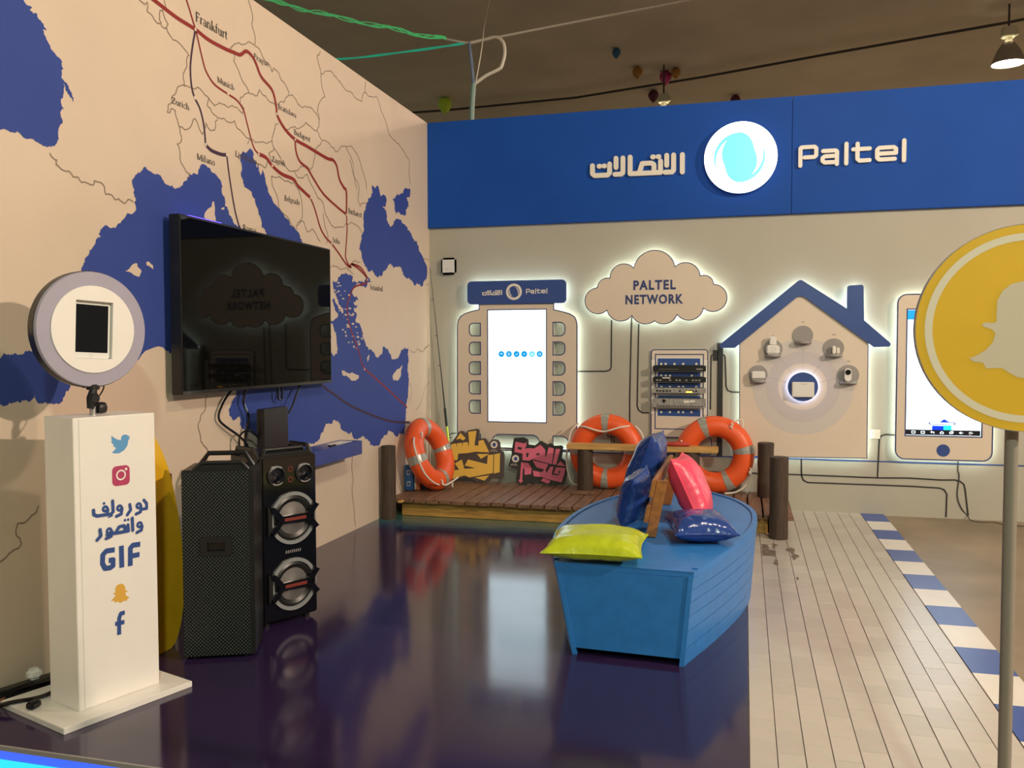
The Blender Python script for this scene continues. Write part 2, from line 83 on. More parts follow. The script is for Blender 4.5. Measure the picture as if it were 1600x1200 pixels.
PIL = {"bird":[[0.2549,1.1665],[0.2465,1.1687],[0.2383,1.1748],[0.2234,1.1761],[0.2133,1.1677],[0.2113,1.1526],[0.1925,1.1581],[0.1765,1.1686],[0.1685,1.1769],[0.1666,1.1642],[0.1721,1.1538],[0.1656,1.1551],[0.1694,1.1434],[0.1782,1.1365],[0.1741,1.1346],[0.1812,1.1248],[0.1892,1.1217],[0.1776,1.1099],[0.1669,1.1033],[0.183,1.0979],[0.2034,1.0973],[0.2268,1.1088],[0.2414,1.1267],[0.2461,1.1494],[0.2547,1.1587],[0.248,1.1593]],"insta":[[0.1671,1.0439],[0.2495,1.0383],[0.2477,0.9554],[0.1653,0.964]],"instac":[[0.2079,1.0015],[0.2277,0.999],[0.2325,1.0248],[0.2375,1.0242]],"slogan":[[[0.315,0.8754],[0.3285,0.8584],[0.3281,0.8363],[0.3003,0.8359]],[[0.3006,0.85],[0.2975,0.8253],[0.276,0.8193]],[[0.2465,0.8661],[0.2502,0.8422],[0.2338,0.823]],[[0.2096,0.8548],[0.2049,0.8308],[0.1825,0.8244]],[[0.1662,0.8937],[0.1676,0.8475],[0.1568,0.8378],[0.1407,0.8381]],[[0.1428,0.8606],[0.1407,0.8396],[0.0946,0.8403],[0.0799,0.8487],[0.0788,0.8677]],[[0.303,0.7613],[0.2992,0.7438],[0.2776,0.7374]],[[0.2561,0.8045],[0.2575,0.7504]],[[0.2345,0.7786],[0.2364,0.7518],[0.1957,0.7521],[0.1372,0.7534]],[[0.1777,0.7553],[0.193,0.7772],[0.2145,0.7789],[0.2209,0.7693],[0.2206,0.7538]],[[0.1599,0.7608],[0.1546,0.7426],[0.1328,0.7375]],[[0.1051,0.7804],[0.1084,0.7541],[0.0915,0.7384]]],"loops":[[0.2896,0.8541],[0.1981,0.8581],[0.1325,0.8645],[0.292,0.7687],[0.1479,0.7668]],"dots":[[0.1274,0.8888],[0.2225,0.8008],[0.2375,0.8006]],"kasra":[[0.1468,0.8249],[0.1639,0.8305]],"gif":[[[0.1719,0.6803],[0.1331,0.6826],[0.1168,0.6691],[0.1144,0.6323],[0.1258,0.6086],[0.1499,0.6065],[0.1622,0.6123],[0.1628,0.6383],[0.1426,0.6394]],[[0.2026,0.6921],[0.2029,0.5959]],[[0.2927,0.6818],[0.2568,0.684],[0.2448,0.673],[0.243,0.5944]],[[0.244,0.638],[0.2882,0.6369]]],"ghost":[[0.1947,0.5264],[0.2071,0.522],[0.2152,0.5123],[0.2174,0.4993],[0.2172,0.4916],[0.2272,0.4892],[0.2263,0.484],[0.2162,0.4817],[0.2201,0.4683],[0.2366,0.4557],[0.2264,0.4519],[0.2229,0.4441],[0.2079,0.4471],[0.1937,0.4413],[0.1799,0.4509],[0.1659,0.4512],[0.1629,0.4605],[0.149,0.4593],[0.1532,0.4644],[0.1664,0.4735],[0.1716,0.4831],[0.161,0.4879],[0.1612,0.4933],[0.1701,0.4904],[0.1705,0.5103],[0.1774,0.5234]],"f":[[[0.184,0.3039],[0.1856,0.3773],[0.1934,0.3947],[0.2126,0.3952]],[[0.1662,0.3561],[0.21,0.3537]]]}
YS = {"base":[[0.201,0.522],[0.261,0.567],[0.274,0.58],[0.293,0.59],[0.357,0.687],[0.38,0.698],[0.402,0.692],[0.446,0.65],[0.439,0.684],[0.457,0.706],[0.547,0.723],[0.574,0.713],[0.576,0.618],[0.628,0.63],[0.654,0.616],[0.686,0.563],[0.69,0.587],[0.708,0.612],[0.744,0.621],[0.779,0.613],[0.8,0.581],[0.806,0.504],[0.837,0.497],[0.85,0.454],[0.845,0.248],[0.814,0.22],[0.725,0.225],[0.689,0.181],[0.545,0.192],[0.437,0.233],[0.272,0.171],[0.236,0.182],[0.246,0.375],[0.2,0.4]],"polys":[[[0.329,0.608],[0.375,0.678],[0.434,0.624],[0.407,0.601],[0.375,0.618]],[[0.279,0.559],[0.334,0.569],[0.336,0.521],[0.346,0.571],[0.395,0.577],[0.398,0.527],[0.406,0.58],[0.456,0.585],[0.467,0.529],[0.473,0.586],[0.459,0.692],[0.547,0.704],[0.53,0.553],[0.573,0.554],[0.574,0.601],[0.623,0.613],[0.69,0.488],[0.537,0.49],[0.456,0.473],[0.356,0.464],[0.351,0.4],[0.26,0.388],[0.219,0.514],[0.251,0.519],[0.265,0.45],[0.278,0.454]],[[0.56,0.467],[0.69,0.471],[0.604,0.419]],[[0.323,0.364],[0.397,0.406],[0.428,0.311],[0.55,0.324],[0.433,0.346],[0.465,0.408],[0.671,0.367],[0.676,0.458],[0.734,0.468],[0.734,0.279],[0.482,0.226],[0.437,0.246],[0.277,0.197],[0.296,0.289],[0.373,0.301]],[[0.743,0.468],[0.805,0.483],[0.805,0.29],[0.744,0.275]],[[0.541,0.227],[0.698,0.256],[0.648,0.2]]],"logo":[[0.739,0.567],[0.776,0.568],[0.739,0.507]]}
PS = {"base":[[0.947,0.66],[1.044,0.669],[1.092,0.65],[1.098,0.598],[1.166,0.591],[1.226,0.639],[1.295,0.603],[1.33,0.619],[1.364,0.592],[1.441,0.598],[1.458,0.578],[1.441,0.476],[1.501,0.432],[1.505,0.34],[1.475,0.208],[1.338,0.197],[1.217,0.219],[1.209,0.245],[1.104,0.215],[1.087,0.193],[1.017,0.193],[0.977,0.253],[0.982,0.287],[0.995,0.339],[0.947,0.355],[0.894,0.379],[0.911,0.43],[0.929,0.499],[0.925,0.525]],"polys":[[[0.965,0.624],[1.061,0.609],[1.079,0.627],[1.078,0.58],[1.061,0.558],[1.122,0.564],[1.157,0.561],[1.226,0.601],[1.274,0.552],[1.282,0.467],[1.312,0.578],[1.364,0.567],[1.347,0.41],[1.148,0.455],[1.113,0.437],[1.043,0.443],[1.043,0.507],[0.956,0.521]],[[1.381,0.563],[1.433,0.564],[1.39,0.407],[1.355,0.411]],[[1.433,0.442],[1.492,0.394],[1.398,0.403]],[[1.03,0.417],[1.104,0.415],[1.139,0.361],[1.135,0.306],[1.069,0.295],[1.065,0.359],[1.048,0.358],[1.043,0.247],[1.052,0.23],[1.025,0.212],[1.003,0.241],[1.021,0.246]],[[1.148,0.442],[1.312,0.409],[1.282,0.349],[1.295,0.32],[1.33,0.384],[1.364,0.39],[1.347,0.309],[1.415,0.301],[1.428,0.312],[1.368,0.32],[1.39,0.382],[1.492,0.377],[1.45,0.237],[1.33,0.257],[1.252,0.28],[1.165,0.285],[1.152,0.34],[1.243,0.329],[1.274,0.353],[1.191,0.376]],[[1.261,0.272],[1.338,0.245],[1.312,0.215],[1.239,0.241]]],"holes":[[[0.991,0.576],[1.035,0.569],[1.03,0.545],[0.991,0.552]],[[1.083,0.517],[1.109,0.517],[1.1,0.475],[1.081,0.474]],[[1.183,0.507],[1.209,0.524],[1.222,0.495],[1.183,0.497]],[[1.418,0.347],[1.439,0.348],[1.434,0.325],[1.418,0.324]]],"logo":[[0.969,0.454],[1.006,0.455],[0.955,0.393]]}
SIGN = {"c":[3.934,2.6,1.6],"a":-1.6015,"ghost":[[-0.0131,0.1263],[-0.0434,0.1185],[-0.0645,0.1001],[-0.0763,0.0746],[-0.0774,0.0489],[-0.0775,0.0179],[-0.0844,0.0145],[-0.1046,0.0164],[-0.1123,0.0113],[-0.1075,0.0044],[-0.0872,-0.0027],[-0.0792,-0.0148],[-0.085,-0.0372],[-0.1017,-0.058],[-0.1248,-0.0736],[-0.1419,-0.0805],[-0.1323,-0.0892],[-0.1088,-0.0926],[-0.104,-0.0996],[-0.1008,-0.1082],[-0.0621,-0.1063],[-0.0434,-0.12],[-0.0232,-0.1319],[-0.008,-0.1335]]}

# ------------------------------------------------------------------ materials
def mat(name, col, rough=.5, metal=0.0, var=0.0, scale=8.0, bump=0.0, bscale=60.0, coat=0.0, emit=None, estr=0.0, spec=.5, stretch=None):
    m = bpy.data.materials.new(name); m.use_nodes = True; nt = m.node_tree; b = nt.nodes['Principled BSDF']
    b.inputs['Roughness'].default_value = rough; b.inputs['Metallic'].default_value = metal
    b.inputs['Specular IOR Level'].default_value = spec
    b.inputs['Coat Weight'].default_value = coat; b.inputs['Coat Roughness'].default_value = .06
    b.inputs['Base Color'].default_value = (*col, 1)
    tc = nt.nodes.new('ShaderNodeTexCoord'); vec = tc.outputs['Object']
    if stretch:
        mp = nt.nodes.new('ShaderNodeMapping'); mp.inputs['Scale'].default_value = stretch
        nt.links.new(vec, mp.inputs[0]); vec = mp.outputs[0]
    if var:
        n = nt.nodes.new('ShaderNodeTexNoise'); n.inputs['Scale'].default_value = scale; n.inputs['Detail'].default_value = 6
        nt.links.new(vec, n.inputs['Vector'])
        r = nt.nodes.new('ShaderNodeValToRGB'); r.color_ramp.elements[0].position = .3; r.color_ramp.elements[1].position = .7
        r.color_ramp.elements[0].color = (*[c*(1-var) for c in col], 1); r.color_ramp.elements[1].color = (*[min(1, c*(1+var)) for c in col], 1)
        nt.links.new(n.outputs['Fac'], r.inputs[0]); nt.links.new(r.outputs[0], b.inputs['Base Color'])
    if bump:
        n2 = nt.nodes.new('ShaderNodeTexNoise'); n2.inputs['Scale'].default_value = bscale; n2.inputs['Detail'].default_value = 4
        nt.links.new(vec, n2.inputs['Vector']); bp = nt.nodes.new('ShaderNodeBump'); bp.inputs['Strength'].default_value = bump; bp.inputs['Distance'].default_value = .01
        nt.links.new(n2.outputs['Fac'], bp.inputs['Height']); nt.links.new(bp.outputs[0], b.inputs['Normal'])
    if emit:
        b.inputs['Emission Color'].default_value = (*emit, 1); b.inputs['Emission Strength'].default_value = estr
    return m

SEA = (.042, .072, .30)
M_ = dict(
 wall=mat('wall_paint', (.66, .535, .42), .6, var=.03, scale=2, bump=.05, bscale=180),
 wallb=mat('back_wall_paint', (.42, .40, .335), .6, var=.03, scale=2, bump=.05, bscale=180),
 sea=mat('map_sea_print', SEA, .6, var=.04, scale=3, spec=.15), isle=mat('map_land_print', (.66, .535, .42), .6, var=.02),
 border=mat('map_border_print', (.25, .19, .14), .6), red=mat('map_red_route', (.27, .035, .033), .6, spec=.15), purple=mat('map_purple_route', (.06, .032, .065), .6, spec=.15),
 ink=mat('map_ink', (.07, .055, .045), .6), node=mat('map_node', (.69, .57, .46), .6),
 ceil=mat('ceiling_paint', (.60, .55, .44), .8, var=.12, scale=.8),
 ceil_dark=mat('conduit_paint', (.05, .045, .04), .6),
 hall=mat('bare_screed', (.25, .185, .115), .42, var=.28, scale=1.3, bump=.04, bscale=30),
 grout=mat('tile_grout', (.13, .10, .08), .7, var=.3, scale=20),
 band=mat('fascia_blue', (.011, .074, .38), .5, spec=.12, var=.05, scale=2),
 cream=mat('cream_acrylic', (.80, .76, .68), .4, var=.02),
 panel=mat('display_board_paint', (.70, .60, .49), .42, var=.02, scale=3),
 pblue=mat('display_blue', (.032, .075, .28), .4, var=.04), pline=mat('outline_blue', (.028, .045, .17), .45),
 black=mat('black_tape', (.022, .02, .02), .45), dark=mat('dark_plastic', (.012, .012, .013), .35, bump=.03, bscale=200),
 gloss=mat('gloss_black', (.006, .006, .008), .12, coat=.4), screen=mat('tv_glass', (.003, .003, .0025), .03, spec=.08),
 white=mat('white_lacquer', (.85, .81, .77), .32, var=.015), whitep=mat('white_plastic', (.78, .77, .74), .3),
 grey=mat('grey_plastic', (.30, .28, .27), .45, var=.05), lgrey=mat('light_grey_print', (.55, .52, .50), .5),
 steel=mat('brushed_steel', (.42, .41, .39), .38, metal=.85, var=.1, scale=30), pipe=mat('grey_pole_paint', (.27, .235, .20), .4),
 twit=mat('print_sky_blue', (.11, .33, .62), .5), insta=mat('print_magenta', (.46, .045, .13), .5), navy=mat('print_navy', (.03, .075, .27), .5), mustard=mat('print_mustard', (.72, .40, .06), .5),
 diff=mat('ring_diffuser', (.36, .335, .43), .45, var=.02), yellow=mat('yellow_board', (.80, .46, .015), .3, var=.05), sign=mat('sign_yellow', (.93, .54, .045), .28, var=.03),
 plank=mat('dock_plank', (.20, .105, .062), .55, var=.35, scale=6, bump=.25, bscale=25, stretch=(6, .7, 6)),
 pine=mat('pine_board', (.58, .34, .11), .45, var=.22, scale=5, bump=.1, bscale=20, stretch=(.8, 6, 6)),
 fasciaw=mat('dock_fascia_wood', (.46, .25, .06), .55, var=.3, scale=5, bump=.15, bscale=20, stretch=(.8, 6, 6)),
 post=mat('dark_post', (.058, .036, .023), .6, var=.35, scale=9, bump=.4, bscale=30, stretch=(6, 6, .6)),
 teak=mat('varnished_slat', (.36, .145, .04), .35, var=.25, scale=5, bump=.1, stretch=(6, .8, 6)),
 buoy=mat('buoy_orange', (.82, .105, .02), .42, var=.06, scale=5, bump=.08, bscale=40), tape=mat('reflective_tape', (.42, .42, .38), .3, metal=.35, var=.2, scale=40), rope=mat('white_rope', (.75, .70, .62), .8, bump=.4, bscale=150),
 boat=mat('boat_blue_paint', (.03, .205, .60), .38, var=.08, scale=4, bump=.06, bscale=25, stretch=(3, 3, 3)), boatd=mat('boat_seam', (.015, .06, .16), .6),
 lime=mat('lime_vinyl', (.47, .56, .02), .27, bump=.7, bscale=13, var=.04), cblue=mat('blue_vinyl', (.022, .06, .27), .18, bump=.5, bscale=9, var=.06), pink=mat('pink_vinyl', (.88, .075, .15), .36, bump=.5, bscale=13, var=.05),
 graf_y=mat('graffiti_yellow', (.88, .57, .11), .4), graf_p=mat('graffiti_pink', (.74, .17, .27), .4), graf_d=mat('graffiti_outline', (.085, .068, .065), .5), graf_g=mat('graffiti_black', (.03, .03, .028), .5),
 lamp=mat('lamp_housing', (.62, .60, .42), .5), redc=mat('red_cloth', (.45, .05, .03), .6, var=.2), bookb=mat('box_blue', (.03, .14, .42), .4), booko=mat('box_orange', (.62, .2, .08), .4), bookn=mat('box_navy', (.03, .04, .10), .4),
 led=mat('led_strip', (.8, .9, .85), .5, emit=(.82, 1.0, .95), estr=11), ledb=mat('led_ring_blue', (.8, .85, 1), .5, emit=(.58, .68, 1.0), estr=13),
 scrw=mat('lit_screen', (.8, .8, .8), .3, emit=(.66, .88, 1.0), estr=2.0), icon=mat('screen_icon', (.0, .3, .7), .4, emit=(.0, .27, .72), estr=.8), icon2=mat('screen_icon_pale', (.2, .6, .8), .4, emit=(.15, .62, .85), estr=.8), icon3=mat('screen_pale_mark', (.6, .8, .8), .4, emit=(.62, .84, .86), estr=.9),
 barc=mat('screen_bar', (.01, .01, .02), .3), scrb=mat('screen_blue', (0, .05, .6), .3, emit=(.0, .02, .7), estr=.9), scrc=mat('screen_cyan', (0, .5, .8), .3, emit=(.03, .68, .9), estr=1.0), scrg=mat('screen_grey_blue', (.2, .25, .4), .3, emit=(.22, .30, .55), estr=.5),
 logo=mat('logo_lit_white', (.9, .9, .9), .3, emit=(.93, .96, 1.0), estr=2.3), logoc=mat('logo_lit_cyan', (.1, .7, .8), .3, emit=(.16, .84, .95), estr=1.0),
 bulb=mat('lamp_glass', (1, .95, .85), .3, emit=(1, .86, .66), estr=14), glow=mat('platform_light', (.0, .3, .9), .3, emit=(.06, .05, 1.0), estr=.95), glow2=mat('platform_light_core', (.0, .6, .9), .3, emit=(.03, .55, 1.0), estr=1.2),
 ropeg=mat('green_light_rope', (.02, .6, .15), .4, emit=(.10, .42, .15), estr=.5), ropet=mat('teal_light_rope', (.02, .4, .28), .4, emit=(.02, .34, .20), estr=.45), cable=mat('clear_cable', (.62, .58, .50), .35), cablen=mat('blue_cable', (.12, .17, .26), .4), cablet=mat('teal_cable', (.16, .25, .22), .4),
 bal_g=mat('balloon_lime', (.60, .92, .06), .25), bal_b=mat('balloon_blue', (.02, .13, .25), .3), bal_o=mat('balloon_orange', (.40, .18, .02), .3), bal_m=mat('balloon_magenta', (.42, .02, .13), .25), bal_d=mat('balloon_plum', (.10, .01, .045), .3),
 amber=mat('amber_led', (1, .5, .05), .4, emit=(1, .5, .06), estr=3), sil=mat('silver_face', (.40, .38, .35), .4, metal=.5, var=.3, scale=60), cone=mat('speaker_cone', (.26, .24, .235), .36, metal=.6, var=.06), ringw=mat('speaker_ring', (.30, .31, .32), .3, metal=.2), redp=mat('speaker_red', (.20, .03, .022), .4), brown=mat('brown_board', (.16, .06, .03), .5),
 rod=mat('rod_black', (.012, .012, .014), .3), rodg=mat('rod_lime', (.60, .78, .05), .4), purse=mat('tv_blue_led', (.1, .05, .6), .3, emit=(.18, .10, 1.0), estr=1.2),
)

def purple_floor():                                                     # glossy floor with a printed strip of sea along the dock
    m = bpy.data.materials.new('glossy_purple_floor'); m.use_nodes = True; nt = m.node_tree; b = nt.nodes['Principled BSDF']; L = nt.links
    tc = nt.nodes.new('ShaderNodeTexCoord'); sp = nt.nodes.new('ShaderNodeSeparateXYZ'); L.new(tc.outputs['Object'], sp.inputs[0])
    mp = nt.nodes.new('ShaderNodeMapping'); mp.inputs['Scale'].default_value = (1.6, 6, 1); L.new(tc.outputs['Object'], mp.inputs[0])
    n = nt.nodes.new('ShaderNodeTexNoise'); n.inputs['Scale'].default_value = 2.2; n.inputs['Detail'].default_value = 8; n.inputs['Roughness'].default_value = .65; L.new(mp.outputs[0], n.inputs['Vector'])
    a = nt.nodes.new('ShaderNodeMath'); a.operation = 'MULTIPLY_ADD'; a.inputs[1].default_value = 1.1; L.new(n.outputs['Fac'], a.inputs[0]); L.new(sp.outputs['Y'], a.inputs[2])
    mr = nt.nodes.new('ShaderNodeMapRange'); mr.inputs['From Min'].default_value = 7.05; mr.inputs['From Max'].default_value = 8.25; L.new(a.outputs[0], mr.inputs['Value'])
    r = nt.nodes.new('ShaderNodeValToRGB'); e = r.color_ramp.elements
    e[0].position = 0; e[0].color = (.026, .014, .055, 1); e[1].position = 1; e[1].color = (.10, .17, .08, 1)
    for p, c in ((.25, (.024, .017, .075)), (.42, (.016, .045, .12)), (.6, (.03, .13, .16)), (.75, (.05, .16, .13))):
        x = e.new(p); x.color = (*c, 1)
    L.new(mr.outputs[0], r.inputs[0]); L.new(r.outputs[0], b.inputs['Base Color'])
    n2 = nt.nodes.new('ShaderNodeTexNoise'); n2.inputs['Scale'].default_value = 3; n2.inputs['Detail'].default_value = 5; L.new(tc.outputs['Object'], n2.inputs['Vector'])
    m2 = nt.nodes.new('ShaderNodeMapRange'); m2.inputs['To Min'].default_value = .07; m2.inputs['To Max'].default_value = .17; L.new(n2.outputs['Fac'], m2.inputs['Value']); L.new(m2.outputs[0], b.inputs['Roughness'])
    b.inputs['Specular IOR Level'].default_value = .62
    bp = nt.nodes.new('ShaderNodeBump'); bp.inputs['Strength'].default_value = .03; bp.inputs['Distance'].default_value = .01; L.new(n2.outputs['Fac'], bp.inputs['Height']); L.new(bp.outputs[0], b.inputs['Normal'])
    return m
M_['purple_floor'] = purple_floor()

def grille():                                                           # perforated metal
    m = bpy.data.materials.new('perforated_grille'); m.use_nodes = True; nt = m.node_tree; b = nt.nodes['Principled BSDF']; L = nt.links
    tc = nt.nodes.new('ShaderNodeTexCoord'); mp = nt.nodes.new('ShaderNodeMapping'); mp.inputs['Rotation'].default_value = (0, PI/4, 0); mp.inputs['Scale'].default_value = (78, 78, 78)
    L.new(tc.outputs['Object'], mp.inputs[0])
    sp = nt.nodes.new('ShaderNodeSeparateXYZ'); L.new(mp.outputs[0], sp.inputs[0]); hs = []
    for ax in ('X', 'Z'):
        s = nt.nodes.new('ShaderNodeMath'); s.operation = 'SINE'; k = nt.nodes.new('ShaderNodeMath'); k.operation = 'MULTIPLY'; k.inputs[1].default_value = 2*PI; L.new(sp.outputs[ax], k.inputs[0]); L.new(k.outputs[0], s.inputs[0]); hs.append(s)
    mu = nt.nodes.new('ShaderNodeMath'); mu.operation = 'ADD'; L.new(hs[0].outputs[0], mu.inputs[0]); L.new(hs[1].outputs[0], mu.inputs[1])
    g = nt.nodes.new('ShaderNodeMapRange'); g.inputs['From Min'].default_value = .2; g.inputs['From Max'].default_value = 1.0; L.new(mu.outputs[0], g.inputs['Value'])
    mx = nt.nodes.new('ShaderNodeValToRGB'); mx.color_ramp.elements[0].color = (.006, .007, .007, 1); mx.color_ramp.elements[1].color = (.065, .085, .082, 1); L.new(g.outputs[0], mx.inputs[0]); L.new(mx.outputs[0], b.inputs['Base Color'])
    b.inputs['Roughness'].default_value = .4; b.inputs['Metallic'].default_value = .3
    bp = nt.nodes.new('ShaderNodeBump'); bp.inputs['Strength'].default_value = .5; bp.inputs['Distance'].default_value = .003; L.new(g.outputs[0], bp.inputs['Height']); L.new(bp.outputs[0], b.inputs['Normal'])
    return m
M_['grille'] = grille()

def tile_mat():                                                         # one vinyl plank tile; every object gets its own slight tint
    m = bpy.data.materials.new('cream_floor_tile'); m.use_nodes = True; nt = m.node_tree; b = nt.nodes['Principled BSDF']; L = nt.links
    oi = nt.nodes.new('ShaderNodeObjectInfo'); r = nt.nodes.new('ShaderNodeValToRGB'); r.color_ramp.elements[0].color = (.53, .48, .43, 1); r.color_ramp.elements[1].color = (.60, .54, .485, 1)
    L.new(oi.outputs['Random'], r.inputs[0])
    tc = nt.nodes.new('ShaderNodeTexCoord'); n = nt.nodes.new('ShaderNodeTexNoise'); n.inputs['Scale'].default_value = 14; n.inputs['Detail'].default_value = 6; L.new(tc.outputs['Object'], n.inputs['Vector'])
    mx = nt.nodes.new('ShaderNodeMixRGB'); mx.blend_type = 'MULTIPLY'; mx.inputs[0].default_value = .18; L.new(r.outputs[0], mx.inputs[1]); L.new(n.outputs['Color'], mx.inputs[2]); L.new(mx.outputs[0], b.inputs['Base Color'])
    b.inputs['Roughness'].default_value = .27
    return m
M_['tile'] = tile_mat()
M_['tileb'] = mat('blue_border_tile', (.035, .085, .34), .33, var=.05); M_['tilew'] = mat('white_border_tile', (.74, .70, .64), .33, var=.03)
M_['tilex'] = mat('worn_tile', (.16, .12, .09), .6, var=.5, scale=25)

# ------------------------------------------------------------------ builders
class MB:
    def __init__(s): s.v = []; s.f = []
    def add(s, vs, fs):
        o = len(s.v); s.v += [Vector(p) for p in vs]; s.f += [tuple(i+o for i in q) for q in fs]; return s
    def box(s, x0, x1, y0, y1, z0, z1, m=None):
        vs = [Vector(p) for p in ((x0,y0,z0),(x1,y0,z0),(x1,y1,z0),(x0,y1,z0),(x0,y0,z1),(x1,y0,z1),(x1,y1,z1),(x0,y1,z1))]
        if m: vs = [m @ p for p in vs]
        return s.add(vs, [(3,2,1,0),(4,5,6,7),(0,1,5,4),(1,2,6,5),(2,3,7,6),(3,0,4,7)])
    def tube(s, pts, r, n=8, closed=False):
        pts = [Vector(p) for p in pts]; k = len(pts); rr = r if isinstance(r, (list, tuple)) else [r]*k
        vs = []; t0 = (pts[1]-pts[0]).normalized(); nx = t0.orthogonal().normalized()
        for i, p in enumerate(pts):
            a = pts[(i-1) % k] if (i or closed) else p; b = pts[(i+1) % k] if (i < k-1 or closed) else p
            t = (b-a).normalized(); nx = (nx - t*nx.dot(t)).normalized(); ny = t.cross(nx)
            vs += [p+(nx*math.cos(2*PI*j/n)+ny*math.sin(2*PI*j/n))*rr[i] for j in range(n)]
        fs = []
        for i in range(k if closed else k-1):
            for j in range(n):
                a = i*n+j; b = i*n+(j+1) % n; c = ((i+1) % k)*n+(j+1) % n; d = ((i+1) % k)*n+j; fs.append((a, b, c, d))
        if not closed: fs += [tuple(range(n-1, -1, -1)), tuple((k-1)*n+j for j in range(n))]
        return s.add(vs, fs)
    def lathe(s, prof, n=24, m=None, caps=True, arc=None):
        vs = []; k = len(prof)
        for r, z in prof: vs += [Vector((r*math.cos(2*PI*j/n), r*math.sin(2*PI*j/n), z)) for j in range(n)]
        if m: vs = [m @ p for p in vs]
        fs = [(i*n+j, i*n+(j+1) % n, (i+1)*n+(j+1) % n, (i+1)*n+j) for i in range(k-1) for j in range(n)]
        if caps: fs += [tuple(range(n-1, -1, -1)), tuple((k-1)*n+j for j in range(n))]
        return s.add(vs, fs)
    def prism(s, loops, fr, d):                                         # polygon with holes; fr(u, v, depth) -> point; d = (front, back) or front only
        loops = [[Vector((p[0], p[1], 0)) for p in lp] for lp in loops]
        flat = [p for lp in loops for p in lp]; tri = geometry.tessellate_polygon(loops); n = len(flat)
        if not isinstance(d, tuple): return s.add([fr(p.x, p.y, d) for p in flat], tri)
        vs = [fr(p.x, p.y, d[0]) for p in flat]+[fr(p.x, p.y, d[1]) for p in flat]
        fs = [tuple(t) for t in tri]+[tuple(i+n for i in reversed(t)) for t in tri]; o = 0
        for lp in loops:
            k = len(lp); fs += [(o+i, o+(i+1) % k, n+o+(i+1) % k, n+o+i) for i in range(k)]; o += k
        return s.add(vs, fs)
    def ribbon(s, pts, wd, fr, d, closed=False):
        P = [Vector(p) for p in pts]; k = len(P); L = []; R = []
        for i, p in enumerate(P):
            a = P[(i-1) % k] if (i or closed) else p; b = P[(i+1) % k] if (i < k-1 or closed) else p
            d1 = (p-a).normalized() if (p-a).length else (b-p).normalized(); d2 = (b-p).normalized() if (b-p).length else d1
            n1 = Vector((-d1.y, d1.x)); n2 = Vector((-d2.y, d2.x)); m = n1+n2
            m = n1 if m.length < .2 else m.normalized()
            q = min(1.8, 1/max(.3, m.dot(n1))); L.append(p+m*wd/2*q); R.append(p-m*wd/2*q)
        if isinstance(d, tuple):
            e = range(k if closed else k-1)
            for i in e:
                j = (i+1) % k; s.prism([[L[i], L[j], R[j], R[i]]], fr, d)
            return s
        vs = [fr(p.x, p.y, d) for p in L]+[fr(p.x, p.y, d) for p in R]
        return s.add(vs, [(i, (i+1) % k, k+(i+1) % k, k+i) for i in range(k if closed else k-1)])
    def strokes(s, lines, wd, fr, d, round_=True):
        d0 = d; self_n = [0]
        def nd():                                                       # overlapping pieces get faces a hair apart
            self_n[0] += 1; e = self_n[0]*.00006
            return (d0[0], d0[1]+e) if isinstance(d0, tuple) else d0+e
        for ln in lines:
            ln = [Vector(p[:2]) for p in ln]
            for i in range(len(ln)-1):
                a, b = ln[i], ln[i+1]; t = (b-a).normalized(); nn = Vector((-t.y, t.x))*wd/2
                s.prism([[a+nn, a-nn, b-nn, b+nn]], fr, nd())
            for i, p in enumerate(ln):
                if round_ or 0 < i < len(ln)-1: s.prism([circ(p.x, p.y, wd/2, 12)], fr, nd())
        return s
    def build(s, name, m, parent=None, bevel=0, smooth=False, world=True, seg=2):
        me = bpy.data.meshes.new(name); vs = s.v
        if parent is not None and world and parent.name in XF:
            inv = XF[parent.name].inverted(); vs = [inv @ p for p in vs]
        me.from_pydata([tuple(p) for p in vs], [], s.f); me.update()
        bm = bmesh.new(); bm.from_mesh(me)
        if bevel:
            bmesh.ops.remove_doubles(bm, verts=bm.verts, dist=1e-5)
            bmesh.ops.bevel(bm, geom=[e for e in bm.edges if len(e.link_faces) == 2 and e.calc_face_angle(0) > .5], offset=bevel, segments=seg, affect='EDGES', clamp_overlap=True)
        bmesh.ops.recalc_face_normals(bm, faces=bm.faces)
        if smooth:
            for f in bm.faces: f.smooth = True
            for e in bm.edges: e.smooth = e.calc_face_angle(0) < .7 if len(e.link_faces) == 2 else False
        bm.to_mesh(me); bm.free()
        if m is not None: me.materials.append(M_[m] if isinstance(m, str) else m)
        o = bpy.data.objects.new(name, me); COL.objects.link(o)
        if parent is not None:
            o.parent = parent
            if parent.name in XF: XF[o.name] = XF[parent.name]          # sub-parts share the frame of their thing
        return o
XF = {}
def tag(o, label, cat, group=None):
    o['label'] = label; o['category'] = cat
    if group: o['group'] = group
    return o
def thing(name, label, cat, loc=(0, 0, 0), rz=0.0, group=None):
    o = bpy.data.objects.new(name, None); COL.objects.link(o); o.empty_display_size = .05
    o.location = loc; o.rotation_euler = (0, 0, rz); XF[o.name] = Matrix.Translation(Vector(loc)) @ Matrix.Rotation(rz, 4, 'Z')
    return tag(o, label, cat, group)
def struct(o): o['kind'] = 'structure'; return o
def circ(x, y, r, n=24): return [(x+r*math.cos(2*PI*i/n), y+r*math.sin(2*PI*i/n)) for i in range(n)]
